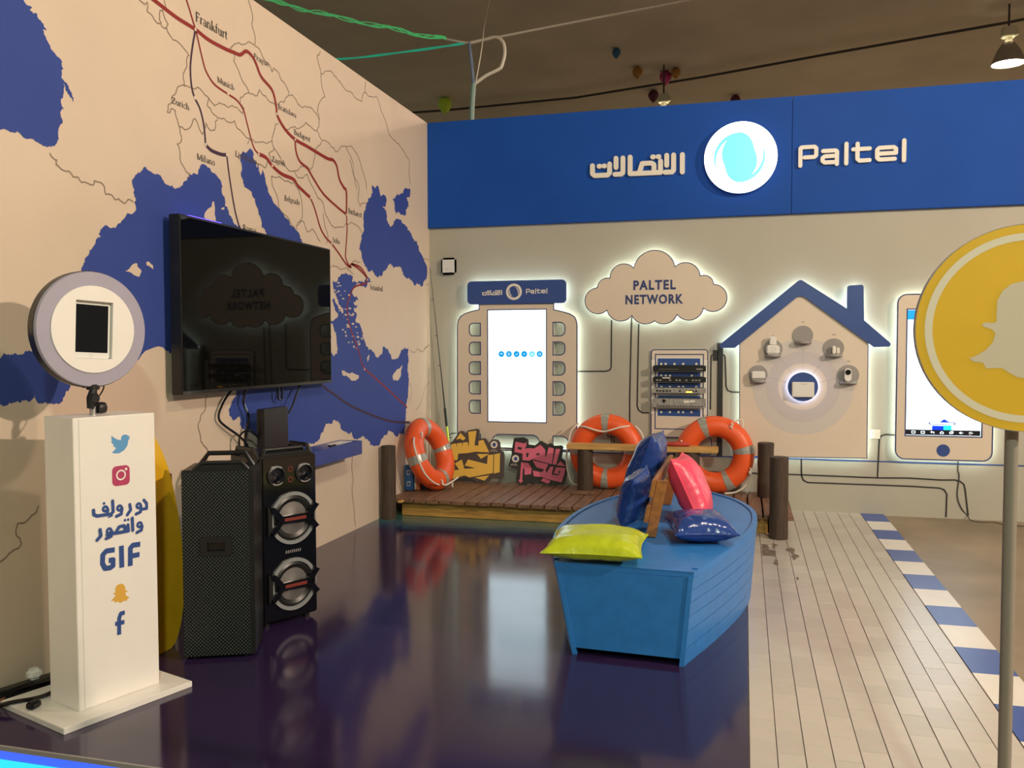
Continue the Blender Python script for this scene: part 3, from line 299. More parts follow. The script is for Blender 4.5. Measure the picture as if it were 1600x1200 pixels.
def rrect(x0, y0, x1, y1, r, n=5):
    rs = r if isinstance(r, (list, tuple)) else [r]*4; P = []              # corner order: bl, br, tr, tl
    for (cx, cy, a0), q in zip(((x0, y0, PI), (x1, y0, 1.5*PI), (x1, y1, 0), (x0, y1, .5*PI)), rs):
        sx = 1 if cx == x0 else -1; sy = 1 if cy == y0 else -1
        if q <= 0: P.append((cx, cy)); continue
        P += [(cx+sx*q+q*math.cos(a0+i*PI/2/n), cy+sy*q+q*math.sin(a0+i*PI/2/n)) for i in range(n+1)]
    return P
def arc3(a, m, b, n=14):
    a, m, b = Vector(a), Vector(m), Vector(b); d = 2*(a.x*(m.y-b.y)+m.x*(b.y-a.y)+b.x*(a.y-m.y))
    A, Mq, Bq = a.length_squared, m.length_squared, b.length_squared
    c = Vector(((A*(m.y-b.y)+Mq*(b.y-a.y)+Bq*(a.y-m.y))/d, (A*(b.x-m.x)+Mq*(a.x-b.x)+Bq*(m.x-a.x))/d)); r = (a-c).length
    t = [math.atan2(p.y-c.y, p.x-c.x) for p in (a, m, b)]
    def rel(x, s): return (x-t[0])*s % (2*PI)
    s = 1 if rel(t[1], 1) < rel(t[2], 1) else -1; tot = rel(t[2], s)
    return [(c.x+r*math.cos(t[0]+s*tot*i/n), c.y+r*math.sin(t[0]+s*tot*i/n)) for i in range(n)]
def inset(poly, d):
    P = [Vector(p[:2]) for p in poly]; k = len(P); ar = sum(P[i].x*P[(i+1) % k].y-P[(i+1) % k].x*P[i].y for i in range(k)); sg = 1 if ar > 0 else -1; o = []
    for i in range(k):
        d1 = (P[i]-P[i-1]).normalized(); d2 = (P[(i+1) % k]-P[i]).normalized(); n1 = Vector((-d1.y, d1.x))*sg; n2 = Vector((-d2.y, d2.x))*sg; m = n1+n2
        m = n1 if m.length < .2 else m.normalized(); o.append(P[i]+m*d*min(1.6, 1/max(.35, m.dot(n1))))
    return o
def jag(pts, amp, lv, closed=False, rng=random):
    P = [Vector(p) for p in pts]
    for _ in range(lv):
        Q = []; k = len(P)
        for i in range(k if closed else k-1):
            a, b = P[i], P[(i+1) % k]; d = b-a; Q.append(a)
            if d.length > .009 and d.length < 1.2: Q.append((a+b)/2+Vector((-d.y, d.x))*rng.uniform(-amp, amp))
        if not closed: Q.append(P[-1])
        P = Q
    return P
def smooth_path(pts, n=6):
    P = [Vector(p) for p in pts]; o = []
    for i in range(len(P)-1):
        a = P[max(0, i-1)]; b = P[i]; c = P[i+1]; d = P[min(len(P)-1, i+2)]
        for j in range(n):
            t = j/n; o.append(.5*((2*b)+(c-a)*t+(2*a-5*b+4*c-d)*t*t+(3*b-a-3*c+d)*t**3))
    return o+[P[-1]]
def text2d(s, bold=0.0, space=1.0):                                       # built-in font -> flat mesh
    cu = bpy.data.curves.new('t', 'FONT'); cu.body = s; cu.size = 1; cu.offset = bold; cu.space_character = space; cu.resolution_u = 3
    ob = bpy.data.objects.new('t', cu); COL.objects.link(ob); dg = bpy.context.evaluated_depsgraph_get()
    me = bpy.data.meshes.new_from_object(ob.evaluated_get(dg)); vs = [v.co.copy() for v in me.vertices]; fs = [tuple(p.vertices) for p in me.polygons]
    bpy.data.objects.remove(ob); bpy.data.curves.remove(cu); bpy.data.meshes.remove(me); return vs, fs
def put_text(mb, s, x0, y0, wd, ht, fr, d, bold=0.0, space=1.0):
    vs, fs = text2d(s, bold, space); a = min(v.x for v in vs); b = max(v.x for v in vs); c = min(v.y for v in vs); e = max(v.y for v in vs)
    return mb.add([fr(x0+(v.x-a)/(b-a)*wd, y0+(v.y-c)/(e-c)*ht, d) for v in vs], fs)
YB = 8.613
def frL(u, v, d): return Vector((d, u, v))                                # left wall: (y, z, distance from it)
def frB(u, v, d): return Vector((u, YB-d, v))                             # back wall: (x, z, distance from it)
ZD = .165                                                                # top of the dock

# ================================================================== SETTING
fl = struct(MB().box(-4, 16, 2.70, 17, -.45, -.012).box(-4, 16, -8, 2.70, -.45, -.20).build('floor', 'hall'))
pf = MB().box(0, 3.23, 2.70, YB, -.010, 0).build('glossy_panel', 'purple_floor', fl); pf['label'] = 'glossy dark purple floor with a printed strip of sea'
tb = MB().box(3.23, 4.46, 2.70, YB, -.010, -.004).build('tile_bed', 'grout', fl)
tme = None; ntile = 0; TW, TL = .1025, .2012
worn = {(1, 20): 1, (0, 22): 1, (1, 23): 1}
for r in range(30):
    for c in range(10):
        y0 = 2.70+r*TL-(.5*TL if c % 2 else 0)
        if tme is None:
            t = MB().box(0, TW-.0036, 0, TL-.0012, -.004, .0).build('tile', 'tile', fl, bevel=.0008, seg=1); tme = t.data
        else:
            t = bpy.data.objects.new('tile', tme); COL.objects.link(t); t.parent = fl
        t.location = (3.235+c*TW, max(2.70, y0), random.uniform(-.0006, .0006))
for x0, y0, x1, y1, nn in ((3.342, 6.66, 3.444, 6.86, 0), (3.345, 6.86, 3.40, 7.06, 1), (3.415, 6.92, 3.45, 7.09, 2), (3.425, 6.40, 3.447, 6.56, 3), (3.552, 6.60, 3.575, 6.98, 4), (3.55, 6.02, 3.568, 6.10, 5)):   # bare patches where the tile surface has worn off
    P = jag([(x0, y0), (x1, y0), (x1, (y0+y1)/2), (x1, y1), (x0, y1), (x0, (y0+y1)/2)], .22, 2, True, random.Random(nn))
    MB().prism([P], lambda u, v, d: Vector((u, v, d)), .0012+nn*.0001).build('worn_patch', 'tilex', fl)
bm_b = bm_w = None; y = 8.612; k = 0
while y > 2.75:
    y1 = max(2.70, y-.374); nm = ('tileb', 'tilew')[k % 2]
    t = MB().box(4.262, 4.462, y1+.001, y, -.004, .001).build('border_tile', nm, fl); y = y1; k += 1
MB().box(0, 4.5, 2.690, 2.70, -.014, .004).build('edge_trim', 'grey', fl)
MB().box(0, 4.5, 2.689, 2.70, -.048, -.014).build('edge_light', 'glow', fl); MB().box(0, 4.5, 2.686, 2.70, -.20, -.048).build('edge_light', 'glow2', fl)
wl = struct(MB().box(-.12, 0, 2.2, YB+.12, -.3, 3.883).build('wall_left', 'wall'))
wb = struct(MB().box(0, 7.0, YB, YB+.12, -.3, 2.80).build('wall_back', 'wallb'))
tr = struct(MB().box(0, 7.0, YB+.01, YB+.10, 2.80, 3.86).build('trim_1', 'band')); sx = SEAM[0][0]
MB().box(.002, sx-.002, YB-.045, YB+.012, 2.80, 3.883).build('fascia_panel', 'band', tr, bevel=.002); MB().box(sx+.002, 7.0, YB-.045, YB+.012, 2.80, 3.883).build('fascia_panel', 'band', tr, bevel=.002)
ce = struct(MB().box(-8, 16, -8, 18, 5.6, 5.75).build('ceiling', 'ceil'))
struct(MB().box(-8, 16, 17, 17.2, -.3, 5.7).build('wall_far', 'ceil'))

# ---------------- the printed map
rg = random.Random(3)
for p in SEAS: MB().prism([jag(jag(p, .20, 2, True, rg), .35, 1, True, rg)], frL, .0012).build('sea_print', 'sea', wl)
for p in ISLES[:9]: MB().prism([jag(p, .12, 2, True, rg)], frL, .0018).build('island_print', 'isle', wl)
ism = MB()
for p in ISLES[9:]: ism.prism([p], frL, .0018)
io = ism.build('islet_prints', 'isle', wl); io['kind'] = 'stuff'
for p in BORDERS: MB().ribbon(jag(p, .16, 2, False, rg), .0065, frL, .0021).build('border_line', 'border', wl)
for p, wd, c in ROUTES: MB().ribbon([q.to_2d() for q in smooth_path([(a, b, 0) for a, b in p], 5)], wd, frL, (.0026 if c == 'r' else .00275)).build('route_line', 'red' if c == 'r' else 'purple', wl)
for y, z in NODES: MB().prism([circ(y, z, .0105, 14)], frL, .0029).build('city_dot', 'node', wl)

T, H_ = .125, .06                                                      # serif letters from thick and thin strokes
def ar(cx, cy, rx, ry, a0, a1, n=9): return [(cx+rx*math.cos(math.radians(a0+(a1-a0)*i/n)), cy+ry*math.sin(math.radians(a0+(a1-a0)*i/n))) for i in range(n+1)]
def sf(x, y, h=.1): return ([(x-h, y), (x+h, y)], .035)
def st(x, a, b): return ([(x, a), (x, b)], T)
GL = {
 'F': (.50, [st(.12, 0, .66), ([(.05, .64), (.44, .64), (.44, .52)], H_), ([(.12, .35), (.36, .35)], H_), sf(.12, .015)]),
 'M': (.82, [([(.12, 0), (.12, .66)], H_), ([(.12, .66), (.40, .05)], T), ([(.40, .05), (.68, .66)], H_), st(.70, 0, .66), sf(.12, .015, .08), sf(.70, .015), sf(.07, .645, .06), sf(.74, .645, .06)]),
 'Z': (.54, [([(.08, .52), (.08, .63), (.48, .63)], H_), ([(.46, .63), (.06, .03)], T), ([(.06, .03), (.48, .03), (.48, .15)], H_)]),
 'L': (.50, [st(.13, 0, .66), ([(.05, .02), (.45, .02), (.45, .15)], H_), sf(.13, .645)]),
 'P': (.50, [st(.13, 0, .66), (ar(.20, .49, .24, .155, 90, -90), .06), ([(.05, .645), (.2, .645)], H_), sf(.13, .015)]),
 'B': (.54, [st(.13, 0, .66), (ar(.20, .50, .20, .145, 90, -90), .06), (ar(.20, .18, .26, .165, 90, -90), .065), ([(.04, .645), (.2, .645)], H_), ([(.04, .015), (.2, .015)], H_)]),
 'R': (.56, [st(.13, 0, .66), (ar(.20, .49, .23, .155, 90, -90), .06), ([(.24, .33), (.5, .02)], T), ([(.05, .645), (.2, .645)], H_), sf(.13, .015)]),
 'S': (.46, [(ar(.23, .49, .16, .145, 20, 270)+ar(.23, .175, .18, .165, 90, -160), .065)]),
 'I': (.28, [st(.14, 0, .66), sf(.14, .015), sf(.14, .645)]),
 'r': (.34, [st(.11, 0, .44), (ar(.22, .30, .10, .12, 150, 40), .07), sf(.11, .015, .09), sf(.08, .43, .05)]),
 'a': (.43, [(ar(.20, .30, .13, .13, 150, 0), .055), st(.33, .03, .30), (ar(.19, .12, .13, .12, 75, 330), .055), sf(.38, .02, .05)]),
 'n': (.52, [st(.11, 0, .44), (ar(.26, .26, .14, .17, 150, 0), .055), st(.40, 0, .27), sf(.11, .015, .09), sf(.40, .015, .09), sf(.08, .43, .05)]),
 'm': (.78, [st(.11, 0, .44), (ar(.25, .26, .13, .17, 150, 0), .055), st(.38, 0, .27), (ar(.52, .26, .13, .17, 150, 0), .055), st(.65, 0, .27), sf(.11, .015, .09), sf(.38, .015, .08), sf(.65, .015, .08)]),
 'k': (.50, [st(.11, 0, .70), ([(.13, .2), (.38, .43)], H_), ([(.2, .27), (.44, .02)], T), sf(.11, .015, .09), sf(.44, .015, .06), sf(.08, .69, .05)]),
 'f': (.32, [st(.13, 0, .55), (ar(.24, .54, .11, .14, 180, 60), .06), ([(.02, .42), (.28, .42)], H_), sf(.13, .015, .09)]),
 'u': (.52, [st(.11, .14, .44), (ar(.24, .17, .13, .15, 180, 330), .055), st(.39, 0, .44), sf(.44, .015, .05), sf(.07, .43, .05), sf(.35, .43, .05)]),
 't': (.32, [st(.13, .08, .56), (ar(.22, .11, .09, .09, 180, 310), .055), ([(.02, .42), (.28, .42)], H_)]),
 'i': (.27, [st(.13, 0, .44), ([(.13, .58), (.13, .65)], T), sf(.13, .015, .09), sf(.09, .43, .05)]),
 'c': (.40, [(ar(.22, .22, .16, .21, 50, 315), .06)]),
 'h': (.52, [st(.11, 0, .70), (ar(.26, .26, .14, .17, 150, 0), .055), st(.40, 0, .27), sf(.11, .015, .09), sf(.40, .015, .09), sf(.08, .69, .05)]),
 'l': (.27, [st(.13, 0, .70), sf(.13, .015, .09), sf(.09, .69, .05)]),
 'o': (.46, [(ar(.23, .22, .165, .205, 0, 360, 16), .065)]),
 'j': (.27, [st(.13, -.1, .44), (ar(.04, -.1, .09, .1, 0, -110), .05), ([(.13, .58), (.13, .65)], T), sf(.09, .43, .05)]),
 'b': (.50, [st(.11, .02, .70), (ar(.26, .22, .16, .2, 130, -140), .06), sf(.08, .69, .05)]),
 'd': (.50, [st(.38, 0, .70), (ar(.23, .22, .15, .2, 45, 315), .06), sf(.43, .015, .05), sf(.34, .69, .05)]),
 'p': (.50, [st(.11, -.2, .44), (ar(.26, .22, .16, .2, 130, -140), .06), sf(.11, -.19, .09), sf(.08, .43, .05)]),
 'g': (.46, [(ar(.20, .30, .13, .135, 0, 360, 14), .055), (ar(.21, -.06, .17, .11, 60, 420, 14), .045), ([(.14, .17), (.12, .10), (.3, .06)], .045), ([(.3, .40), (.42, .42)], .05)]),
 'e': (.42, [(ar(.22, .22, .155, .205, 0, 315, 14), .06), ([(.07, .24), (.37, .24)], H_)]),
 's': (.37, [(ar(.18, .32, .115, .105, 20, 270)+ar(.18, .115, .125, .105, 90, -160), .055)]),
 'v': (.46, [([(.06, .44), (.22, .02)], T), ([(.22, .02), (.40, .44)], H_), sf(.07, .43, .07), sf(.39, .43, .06)]),
}
for s, y0, z0, wd, cap in CITIES:
    adv = sum(GL[c][0] for c in s); kx = wd/adv; kz = cap/.66; x = 0; mb = MB()
    for c in s:
        a, stk = GL[c]
        for q, (pts, sw) in enumerate(stk): mb.ribbon([(y0+(x+p[0])*kx, z0+p[1]*kz) for p in pts], sw*(kx+kz)/2, frL, .003+q*.00006)
        x += a
    mb.build('city_name', 'ink', wl)

# ---------------- painted and taped lines on the back wall
for p in CABLES: MB().ribbon(p, .013, frB, .004).build('cable_line', 'black', wb)
MB().ribbon([BLUELINE[0], [7.0, .488]], .012, frB, .003).build('stripe', 'pblue', wb)
for p in DRAWN: MB().ribbon(p, .010, frB, .0035).build('drawn_line', 'black', wb)
MB().box(POLE[0][0], POLE[1][0], YB-.006, YB, POLE[1][1], POLE[0][1]).box(POLEBOX[0][0], POLEBOX[1][0], YB-.006, YB, POLEBOX[1][1], POLEBOX[0][1]).build('painted_pole', 'black', wb)
PAL = [[(.1, 0), (.1, .85), (.16, .9), (.78, .9), (.87, .82), (.87, .48), (.78, .4), (.3, .4)]], [[(1.2, .66), (1.8, .66), (1.87, .6), (1.87, .1), (1.28, .1), (1.18, .18), (1.18, .32), (1.28, .4), (1.87, .4)], [(1.87, .1), (1.87, .0)]], [[(2.32, 0), (2.32, .95)]], [[(2.85, .92), (2.85, .2), (2.95, .1), (3.42, .1)], [(2.65, .66), (3.42, .66)]], [[(4.6, .1), (3.88, .1), (3.78, .2), (3.78, .57), (3.88, .66), (4.55, .66), (4.65, .58), (4.65, .38), (3.85, .38)]], [[(5.03, 0), (5.03, .95)]]
ARA = [[(4.1, 0), (4.1, .85)]], [[(3.72, .85), (3.72, .12), (3.64, .02), (3.35, .02)]], [[(3.42, .85), (3.42, .36)]], [[(3.15, .58), (3.15, .02), (1.8, .02), (1.8, .85)], [(2.2, .02), (2.34, .5), (2.76, .5), (2.86, .42), (2.86, .02)]], [[(2.80, .80), (2.84, .80)]], [[(3.04, .80), (3.08, .80)]], [[(1.48, .82), (1.48, .1), (1.4, .02), (1.12, .02)]], [[(1.17, .82), (1.17, .36)]], [[(.88, .55), (.88, .1), (.78, 0), (.2, 0), (.1, .1), (.1, .5)]], [[(.40, .46), (.44, .46)]], [[(.62, .46), (.66, .46)]]
def swirl(parent, cx, cz, R, y, base, core, th):
    f = lambda u, v, d: Vector((u, y-d, v))
    a = MB().prism([circ(cx, cz, R, 48)], f, (0, th)).build('logo_disc', base, parent)
    MB().prism([circ(cx-.03*R, cz, .70*R, 40)], f, (th, th+.002)).build('logo_core', core, a)
    for s in (0, PI):
        P = []; Q = []
        for i in range(17):
            q = i/16; t = math.radians(125+150*q)+s; e = min(1, max(0, (q-.5)/.5)); e = e*e*(3-2*e); ro = .60+.11*min(1, q/.6)**2; ri = (.60-.15*math.sin(PI*min(1, q*.85)))*(1-e)+.705*e
            P.append((cx-.03*R+ro*R*math.cos(t), cz+ro*R*math.sin(t))); Q.append((cx-.03*R+ri*R*math.cos(t), cz+ri*R*math.sin(t)))
        MB().prism([P+Q[::-1]], f, (th+.002, th+.004)).build('logo_crescent', base, a)
    return a
def word(parent, glyphs, x0, x1, z0, ht, units, hu, fr, d, m, wd=.2, slope=0.0, one=False):
    k = (x1-x0)/units; mb = MB()
    for g in glyphs:
        if not one: mb = MB()
        mb.strokes([[(x0+p[0]*k, z0+p[1]*ht/hu+slope*p[0]*k) for p in ln] for ln in g], wd*k, fr, d, round_=True)
        if not one: mb.build('letter', m, parent)
    if one: mb.build('lettering', m, parent)
yf = YB-.045
frF = lambda u, v, d: Vector((u, yf-d, v))
t = thing('raised_lettering', 'cream raised Latin letters reading Paltel on the blue fascia', 'lettering', (4.13, yf, 3.23))
word(t, PAL, 3.668, 4.592, 3.232, .178, 5.13, .95, frF, (-.002, .03), 'cream')
t = thing('raised_lettering', 'cream raised Arabic letters on the blue fascia left of the lit disc', 'lettering', (2.17, yf, 3.23))
word(t, ARA, 1.716, 2.631, 3.245, .165, 4.2, .85, frF, (-.002, .03), 'cream', wd=.21, slope=-.012)
t = thing('illuminated_logo', 'round white light box with a cyan swirl on the blue fascia', 'light box', (FLOGO[0][0], yf, FLOGO[0][1]-.335))
MB().prism([circ(FLOGO[0][0], FLOGO[0][1], .327, 48)], frF, (-.002, .062)).build('housing', 'band', t)
swirl(t, FLOGO[0][0], FLOGO[0][1], .333, yf-.062, 'logo', 'logoc', .012)

# ---------------- back-lit display boards
SF = .073                                                              # board face in front of the wall
def board(t, poly, m, face=SF, th=.016, holes=(), line=.011, led=True, name='board', linem='pline', ledin=.022, scr=()):
    b = MB().prism([poly]+list(holes), frB, (face-th, face)).build(name, m, t)
    if line: MB().ribbon(inset(poly, line/2), line, frB, face+.001, closed=True).build('outline', linem, b)
    for h in holes:
        if line: MB().ribbon(inset(h, -line/2), line, frB, face+.001, closed=True).build('outline', linem, b)
    if led:
        lp = inset(poly, ledin)
        MB().ribbon(lp, .012, frB, (face-th-.022, face-th-.008), closed=True).build('led_strip', 'led', t)
        for q in (.25, .75):
            p = lp[int(len(lp)*q) % len(lp)]; c = sum((Vector(a[:2]) for a in poly), Vector((0, 0)))/len(poly); p = p.lerp(c, .3)
            MB().prism([circ(p.x, p.y, .012, 10)], frB, (.0062, face-th)).build('standoff', 'steel', t)
    return b
# cloud
cl = []
for i in range(11): cl += arc3(CLOUD[0][i], CLOUD[1][i], CLOUD[0][(i+1) % 11])
t = thing('cloud_board', 'back-lit cloud-shaped board reading PALTEL NETWORK', 'wall display', (2.35, YB, 1.78)); b = board(t, cl, 'panel', line=.008)
mb = MB(); put_text(mb, 'PALTEL', 2.145, 2.112, .41, .095, frB, SF+.0015, bold=.04, space=1.2); put_text(mb, 'NETWORK', 2.068, 1.973, .558, .095, frB, SF+.0015, bold=.04, space=1.18); mb.build('lettering', 'pline', b)
# kiosk
t = thing('screen_kiosk_board', 'back-lit kiosk-shaped board with white screen and rows of D-shaped openings', 'wall display', (.95, YB, .5))
hol = [rrect(p[0][0], p[1][1], p[1][0], p[0][1], (.035, .0, .0, .035)) for p in KHOLE_L]+[rrect(p[0][0], p[1][1], p[1][0], p[0][1], (0, .045, .045, 0)) for p in KHOLE_R]
hol += [rrect(.708, .53, 1.195, .66, (0, 0, .07, .07)), rrect(1.347, .53, 1.499, .655, (0, 0, .07, 0)), rrect(.42, .53, .571, .655, (0, 0, 0, .07))]
scr = [(KSCR[0][0], .799), (1.268, .799), (1.268, 1.934), (KSCR[0][0], 1.934)]
b = board(t, KIOSK, 'panel', holes=hol+[scr], line=.010)
MB().box(.63, 1.30, YB-.045, YB-.02, .77, 1.96).build('screen_body', 'dark', t)
sc = MB().box(.655, 1.27, YB-.047, YB-.044, .795, 1.938).build('screen', 'scrw', t)
fs_ = lambda u, v, d: Vector((u, YB-.0475-d, v))
for i in range(6):
    cx = .795+i*.0805; ic = MB().prism([circ(cx, 1.488, .032, 20)], fs_, .0006).build('icon', 'icon2' if i == 4 else 'icon', sc)
    mk = MB()
    if i == 0: mk.strokes([[(cx-.013, 1.488), (cx+.013, 1.488)], [(cx-.006, 1.496), (cx+.006, 1.496)]], .004, fs_, .0012)
    elif i == 1: mk.strokes([[(cx-.008, 1.478), (cx-.008, 1.498), (cx+.008, 1.498), (cx+.008, 1.478), (cx-.008, 1.478)]], .0035, fs_, .0012)
    elif i == 2: mk.strokes([[(cx-.012, 1.488), (cx-.003, 1.478), (cx+.012, 1.497)]], .0035, fs_, .0012)
    elif i == 3: mk.prism([[(cx-.008, 1.493), (cx+.008, 1.493), (cx, 1.479)]], fs_, .0012)
    elif i == 4: mk.strokes([[(cx-.014, 1.478), (cx-.003, 1.494), (cx+.004, 1.484), (cx+.013, 1.478)]], .006, fs_, .0012)
    else: mk.ribbon(circ(cx, 1.488, .011, 14), .004, fs_, .0012, closed=True)
    mk.build('icon_mark', 'icon3', ic)
mk = MB()
for r in (.012, .024, .036): mk.ribbon(ar(1.015, 1.79, r, r, 45, 135, 8), .005, fs_, .0008)
mk.build('wifi_mark', 'icon3', sc)
hp = rrect(KHEAD[0][0], 1.997, KHEAD[1][0], 2.232, .045)
t2 = thing('kiosk_header_sign', 'blue rounded header sign with white swirl logo above the kiosk board', 'sign', (.96, YB, 1.997)); b = board(t2, hp, 'pblue', face=.095, th=.03, line=0, ledin=.025)
fh = lambda u, v, d: Vector((u, YB-.095-d, v))
cx = .942; cz = 2.118
MB().prism([circ(cx, cz, .083, 36)], fh, .0008).build('logo_ring', 'cream', t2); MB().prism([circ(cx, cz, .058, 30)], fh, .0016).build('logo_core', 'pblue', t2)
for s in (1, -1):
    P = []; Q = []
    for i in range(11):
        a = math.radians((140 if s == 1 else -40)+120*i/10); e = math.sin(PI*i/10); P.append((cx+.050*math.cos(a), cz+.050*math.sin(a))); Q.append((cx+(.050-.010*e)*math.cos(a), cz+(.050-.010*e)*math.sin(a)))
    MB().prism([P+Q[::-1]], fh, .0024).build('logo_crescent', 'cream', t2)
word(t2, PAL, 1.068, 1.288, 2.097, .046, 5.13, .95, fh, .001, 'cream', one=True); word(t2, ARA, .606, .818, 2.092, .043, 4.2, .85, fh, .001, 'cream', one=True)
# house
t = thing('house_board', 'back-lit house-shaped board with blue roof and chimney', 'wall display', (3.73, YB, .5))
HP = [(3.152, 1.60), (3.702, 2.06), (4.299, 1.61)]+[tuple(p) for p in HOUSE[3:]]
b = board(t, HP, 'panel', line=.007)
MB().prism([ROOF], frB, (SF-.002, SF+.022)).build('roof', 'pblue', t)
MB().ribbon([p for p in inset(ROOF[:17]+ROOF[17:], .022)], .012, frB, (.036, .050), closed=True).build('led_strip', 'led', t)
(cx, cz), _ = DEVC[5]
for r, nm in ((.392, 'lgrey'), (.275, 'lgrey')):
    MB().ribbon(circ(cx, cz, r, 48), .115, frB, SF+.0008, closed=True).build('printed_halo', mat('halo_print', (.60, .55, .52), .45) if r > .3 else mat('halo_print_inner', (.55, .50, .50), .45), b)
dots = MB()
for (px, pz), _ in DEVC[:5]:
    d = Vector((px-cx, pz-cz)); L0 = d.length; d.normalize()
    for i in range(12):
        q = .16+i*(L0-.25)/11*1.0
        if q < L0-.09: dots.prism([circ(cx+d.x*q, cz+d.y*q, .0035, 6)], frB, SF+.0016)
dots.build('dotted_lines', 'grey', b)
for i, ((px, pz), rr) in enumerate(DEVC[:5]):
    R = rr*.00116
    dsk = MB().prism([circ(px, pz, R, 28)], frB, (SF, SF+.012)).build('device_plate', 'grey', t)
    P = [(px+.84*R*math.cos(a), a) for a in [PI*k/12 for k in range(13)]]; sh = MB()
    sh.lathe([(R*.86, -.012), (R*.86, .012)], 24, Matrix.Translation((px, YB-SF-.012, pz-R*.72)) @ Matrix.Scale(1.0, 4)); sh.build('device_shelf', 'grey', dsk, bevel=.003)
    wf = MB()
    for q in (.008, .016, .024): wf.ribbon(ar(px, pz+R+.022, q, q*.7, 40, 140, 6), .003, frB, SF+.0012)
    wf.build('wifi_mark', 'grey', b)
MB().prism([circ(cx, cz, .135, 40)], frB, (SF+.03, SF+.045)).build('hub_disc', 'pblue', t)
MB().prism([circ(cx, cz, .118, 40), circ(cx, cz, .10, 40)], frB, (SF+.010, SF+.026)).build('hub_led_ring', 'ledb', t)
MB().prism([circ(cx, cz, .06, 20)], frB, (SF, SF+.03)).build('hub_spacer', 'whitep', t)
o = tag(MB().box(cx-.098, cx+.099, YB-SF-.075, YB-SF-.045, cz-.095, cz+.045).build('wifi_router', 'whitep', bevel=.006), 'white square router on the blue disc in the middle of the house', 'router')
mb = MB(); mb.strokes([[(cx-.02, cz+.027), (cx+.03, cz+.027)]], .006, lambda u, v, d: Vector((u, YB-SF-.0756-d, v)), .0); mb.build('brand_mark', 'lgrey', o)
def plate_z(i): (px, pz), rr = DEVC[i]; return px, pz, rr*.00116, pz-rr*.00116*.72+.012
px, pz, R, zs = plate_z(0); yd = YB-SF-.045
o = tag(MB().box(px-.062, px+.062, yd-.03, yd+.03, zs, zs+.082).build('smart_device', 'whitep', bevel=.01), 'small white box device on the lowest left plate of the house', 'device'); MB().box(px-.06, px+.06, yd-.0305, yd-.029, zs+.008, zs+.02).build('base_band', 'grey', o)
px, pz, R, zs = plate_z(1)
t3 = thing('smart_plug', 'white plug-like device with a tall top on the upper left plate', 'device', (px, yd, zs)); MB().box(px-.06, px+.06, yd-.03, yd+.02, zs, zs+.085).build('body', 'whitep', t3, bevel=.012); MB().box(px-.036, px+.030, yd-.028, yd+.015, zs+.078, zs+.168).build('top', 'whitep', t3, bevel=.012)
MB().ribbon(circ(px, zs+.045, .02, 16), .004, lambda u, v, d: Vector((u, yd-.0306-d, v)), 0, closed=True).build('button_ring', 'lgrey', t3)
px, pz, R, zs = plate_z(3)
t3 = thing('door_sensor', 'small white sensor pair on the upper right plate of the house', 'device', (px, yd, zs)); MB().box(px-.018, px+.014, yd-.02, yd+.012, zs, zs+.075).build('tall_piece', 'cream', t3, bevel=.007); MB().box(px+.018, px+.046, yd-.022, yd+.01, zs, zs+.06).build('short_piece', 'cream', t3, bevel=.007)
px, pz, R, zs = plate_z(4)
t3 = thing('security_camera', 'white oval camera with black lens on the lowest right plate', 'camera', (px-.01, yd, zs)); P = rrect(px-.04, zs, px+.02, zs+.118, .029)
MB().prism([P], lambda u, v, d: Vector((u, yd-d, v)), (-.015, .022)).build('body', 'whitep', t3, bevel=.004); MB().prism([circ(px-.01, zs+.082, .024, 20)], lambda u, v, d: Vector((u, yd-d, v)), (.022, .03)).build('lens', 'gloss', t3)
# phone
t = thing('phone_board', 'back-lit phone-shaped board with lit screen and round home button', 'wall display', (4.94, YB, .52)); scr = [(4.628, .75), (5.248, .75), (5.248, 1.888), (4.628, 1.888)]
b = board(t, rrect(4.537, .525, 5.345, 2.033, .085, 7), 'panel', holes=[scr], line=.011)
MB().box(4.60, 5.275, YB-.045, YB-.02, .72, 1.92).build('screen_body', 'dark', t); sc = MB().box(4.62, 5.255, YB-.047, YB-.044, .74, 1.895).build('screen', 'scrw', t)
MB().prism([[(4.63, .752), (5.247, .752), (5.247, .80), (4.63, .80)]], fs_, .0006).build('taskbar', 'barc', sc); MB().prism([[(4.63, 1.80), (4.76, 1.80), (4.76, 1.885), (4.63, 1.885)]], fs_, .0006).build('app_banner', 'icon', sc)
mk = MB()
for i in range(7):
    x = 4.695+i*.079
    if i < 2: mk.strokes([[(x-.014, .767), (x+.014, .767), (x+.014, .786), (x-.014, .786), (x-.014, .767)]], .005, fs_, .0012)
    elif i == 2: mk.strokes([[(x+.014, .767), (x+.014, .78), (x-.012, .78)], [(x-.004, .787), (x-.013, .78), (x-.004, .773)]], .005, fs_, .0012)
    elif i == 3: mk.strokes([[(x-.013, .768), (x-.013, .778), (x, .787), (x+.013, .778), (x+.013, .768), (x-.013, .768)]], .005, fs_, .0012)
    elif i == 4: mk.strokes([[(x-.014, .769), (x+.008, .769), (x+.008, .782), (x-.014, .782), (x-.014, .769)], [(x-.006, .788), (x+.014, .788), (x+.014, .774)]], .005, fs_, .0012)
    else: mk.prism([[(x-.015, .773), (x-.007, .773), (x+.003, .765), (x+.003, .79), (x-.007, .782), (x-.015, .782)]], fs_, .0012).strokes([[(x+.009, .777), (x+.016, .777)]], .005, fs_, .0012)
mk.build('taskbar_icons', 'scrw', sc)
MB().prism([[(4.905, .865), (4.95, .90), (5.005, .865)]], fs_, .0006).build('picture_roof', 'scrb', sc); MB().prism([rrect(4.82, .845, 5.045, .872, .013)], fs_, .0009).build('search_pill', 'scrg', sc); MB().prism([rrect(4.835, .852, 5.03, .865, .006)], fs_, .0014).build('search_field', 'scrw', sc)
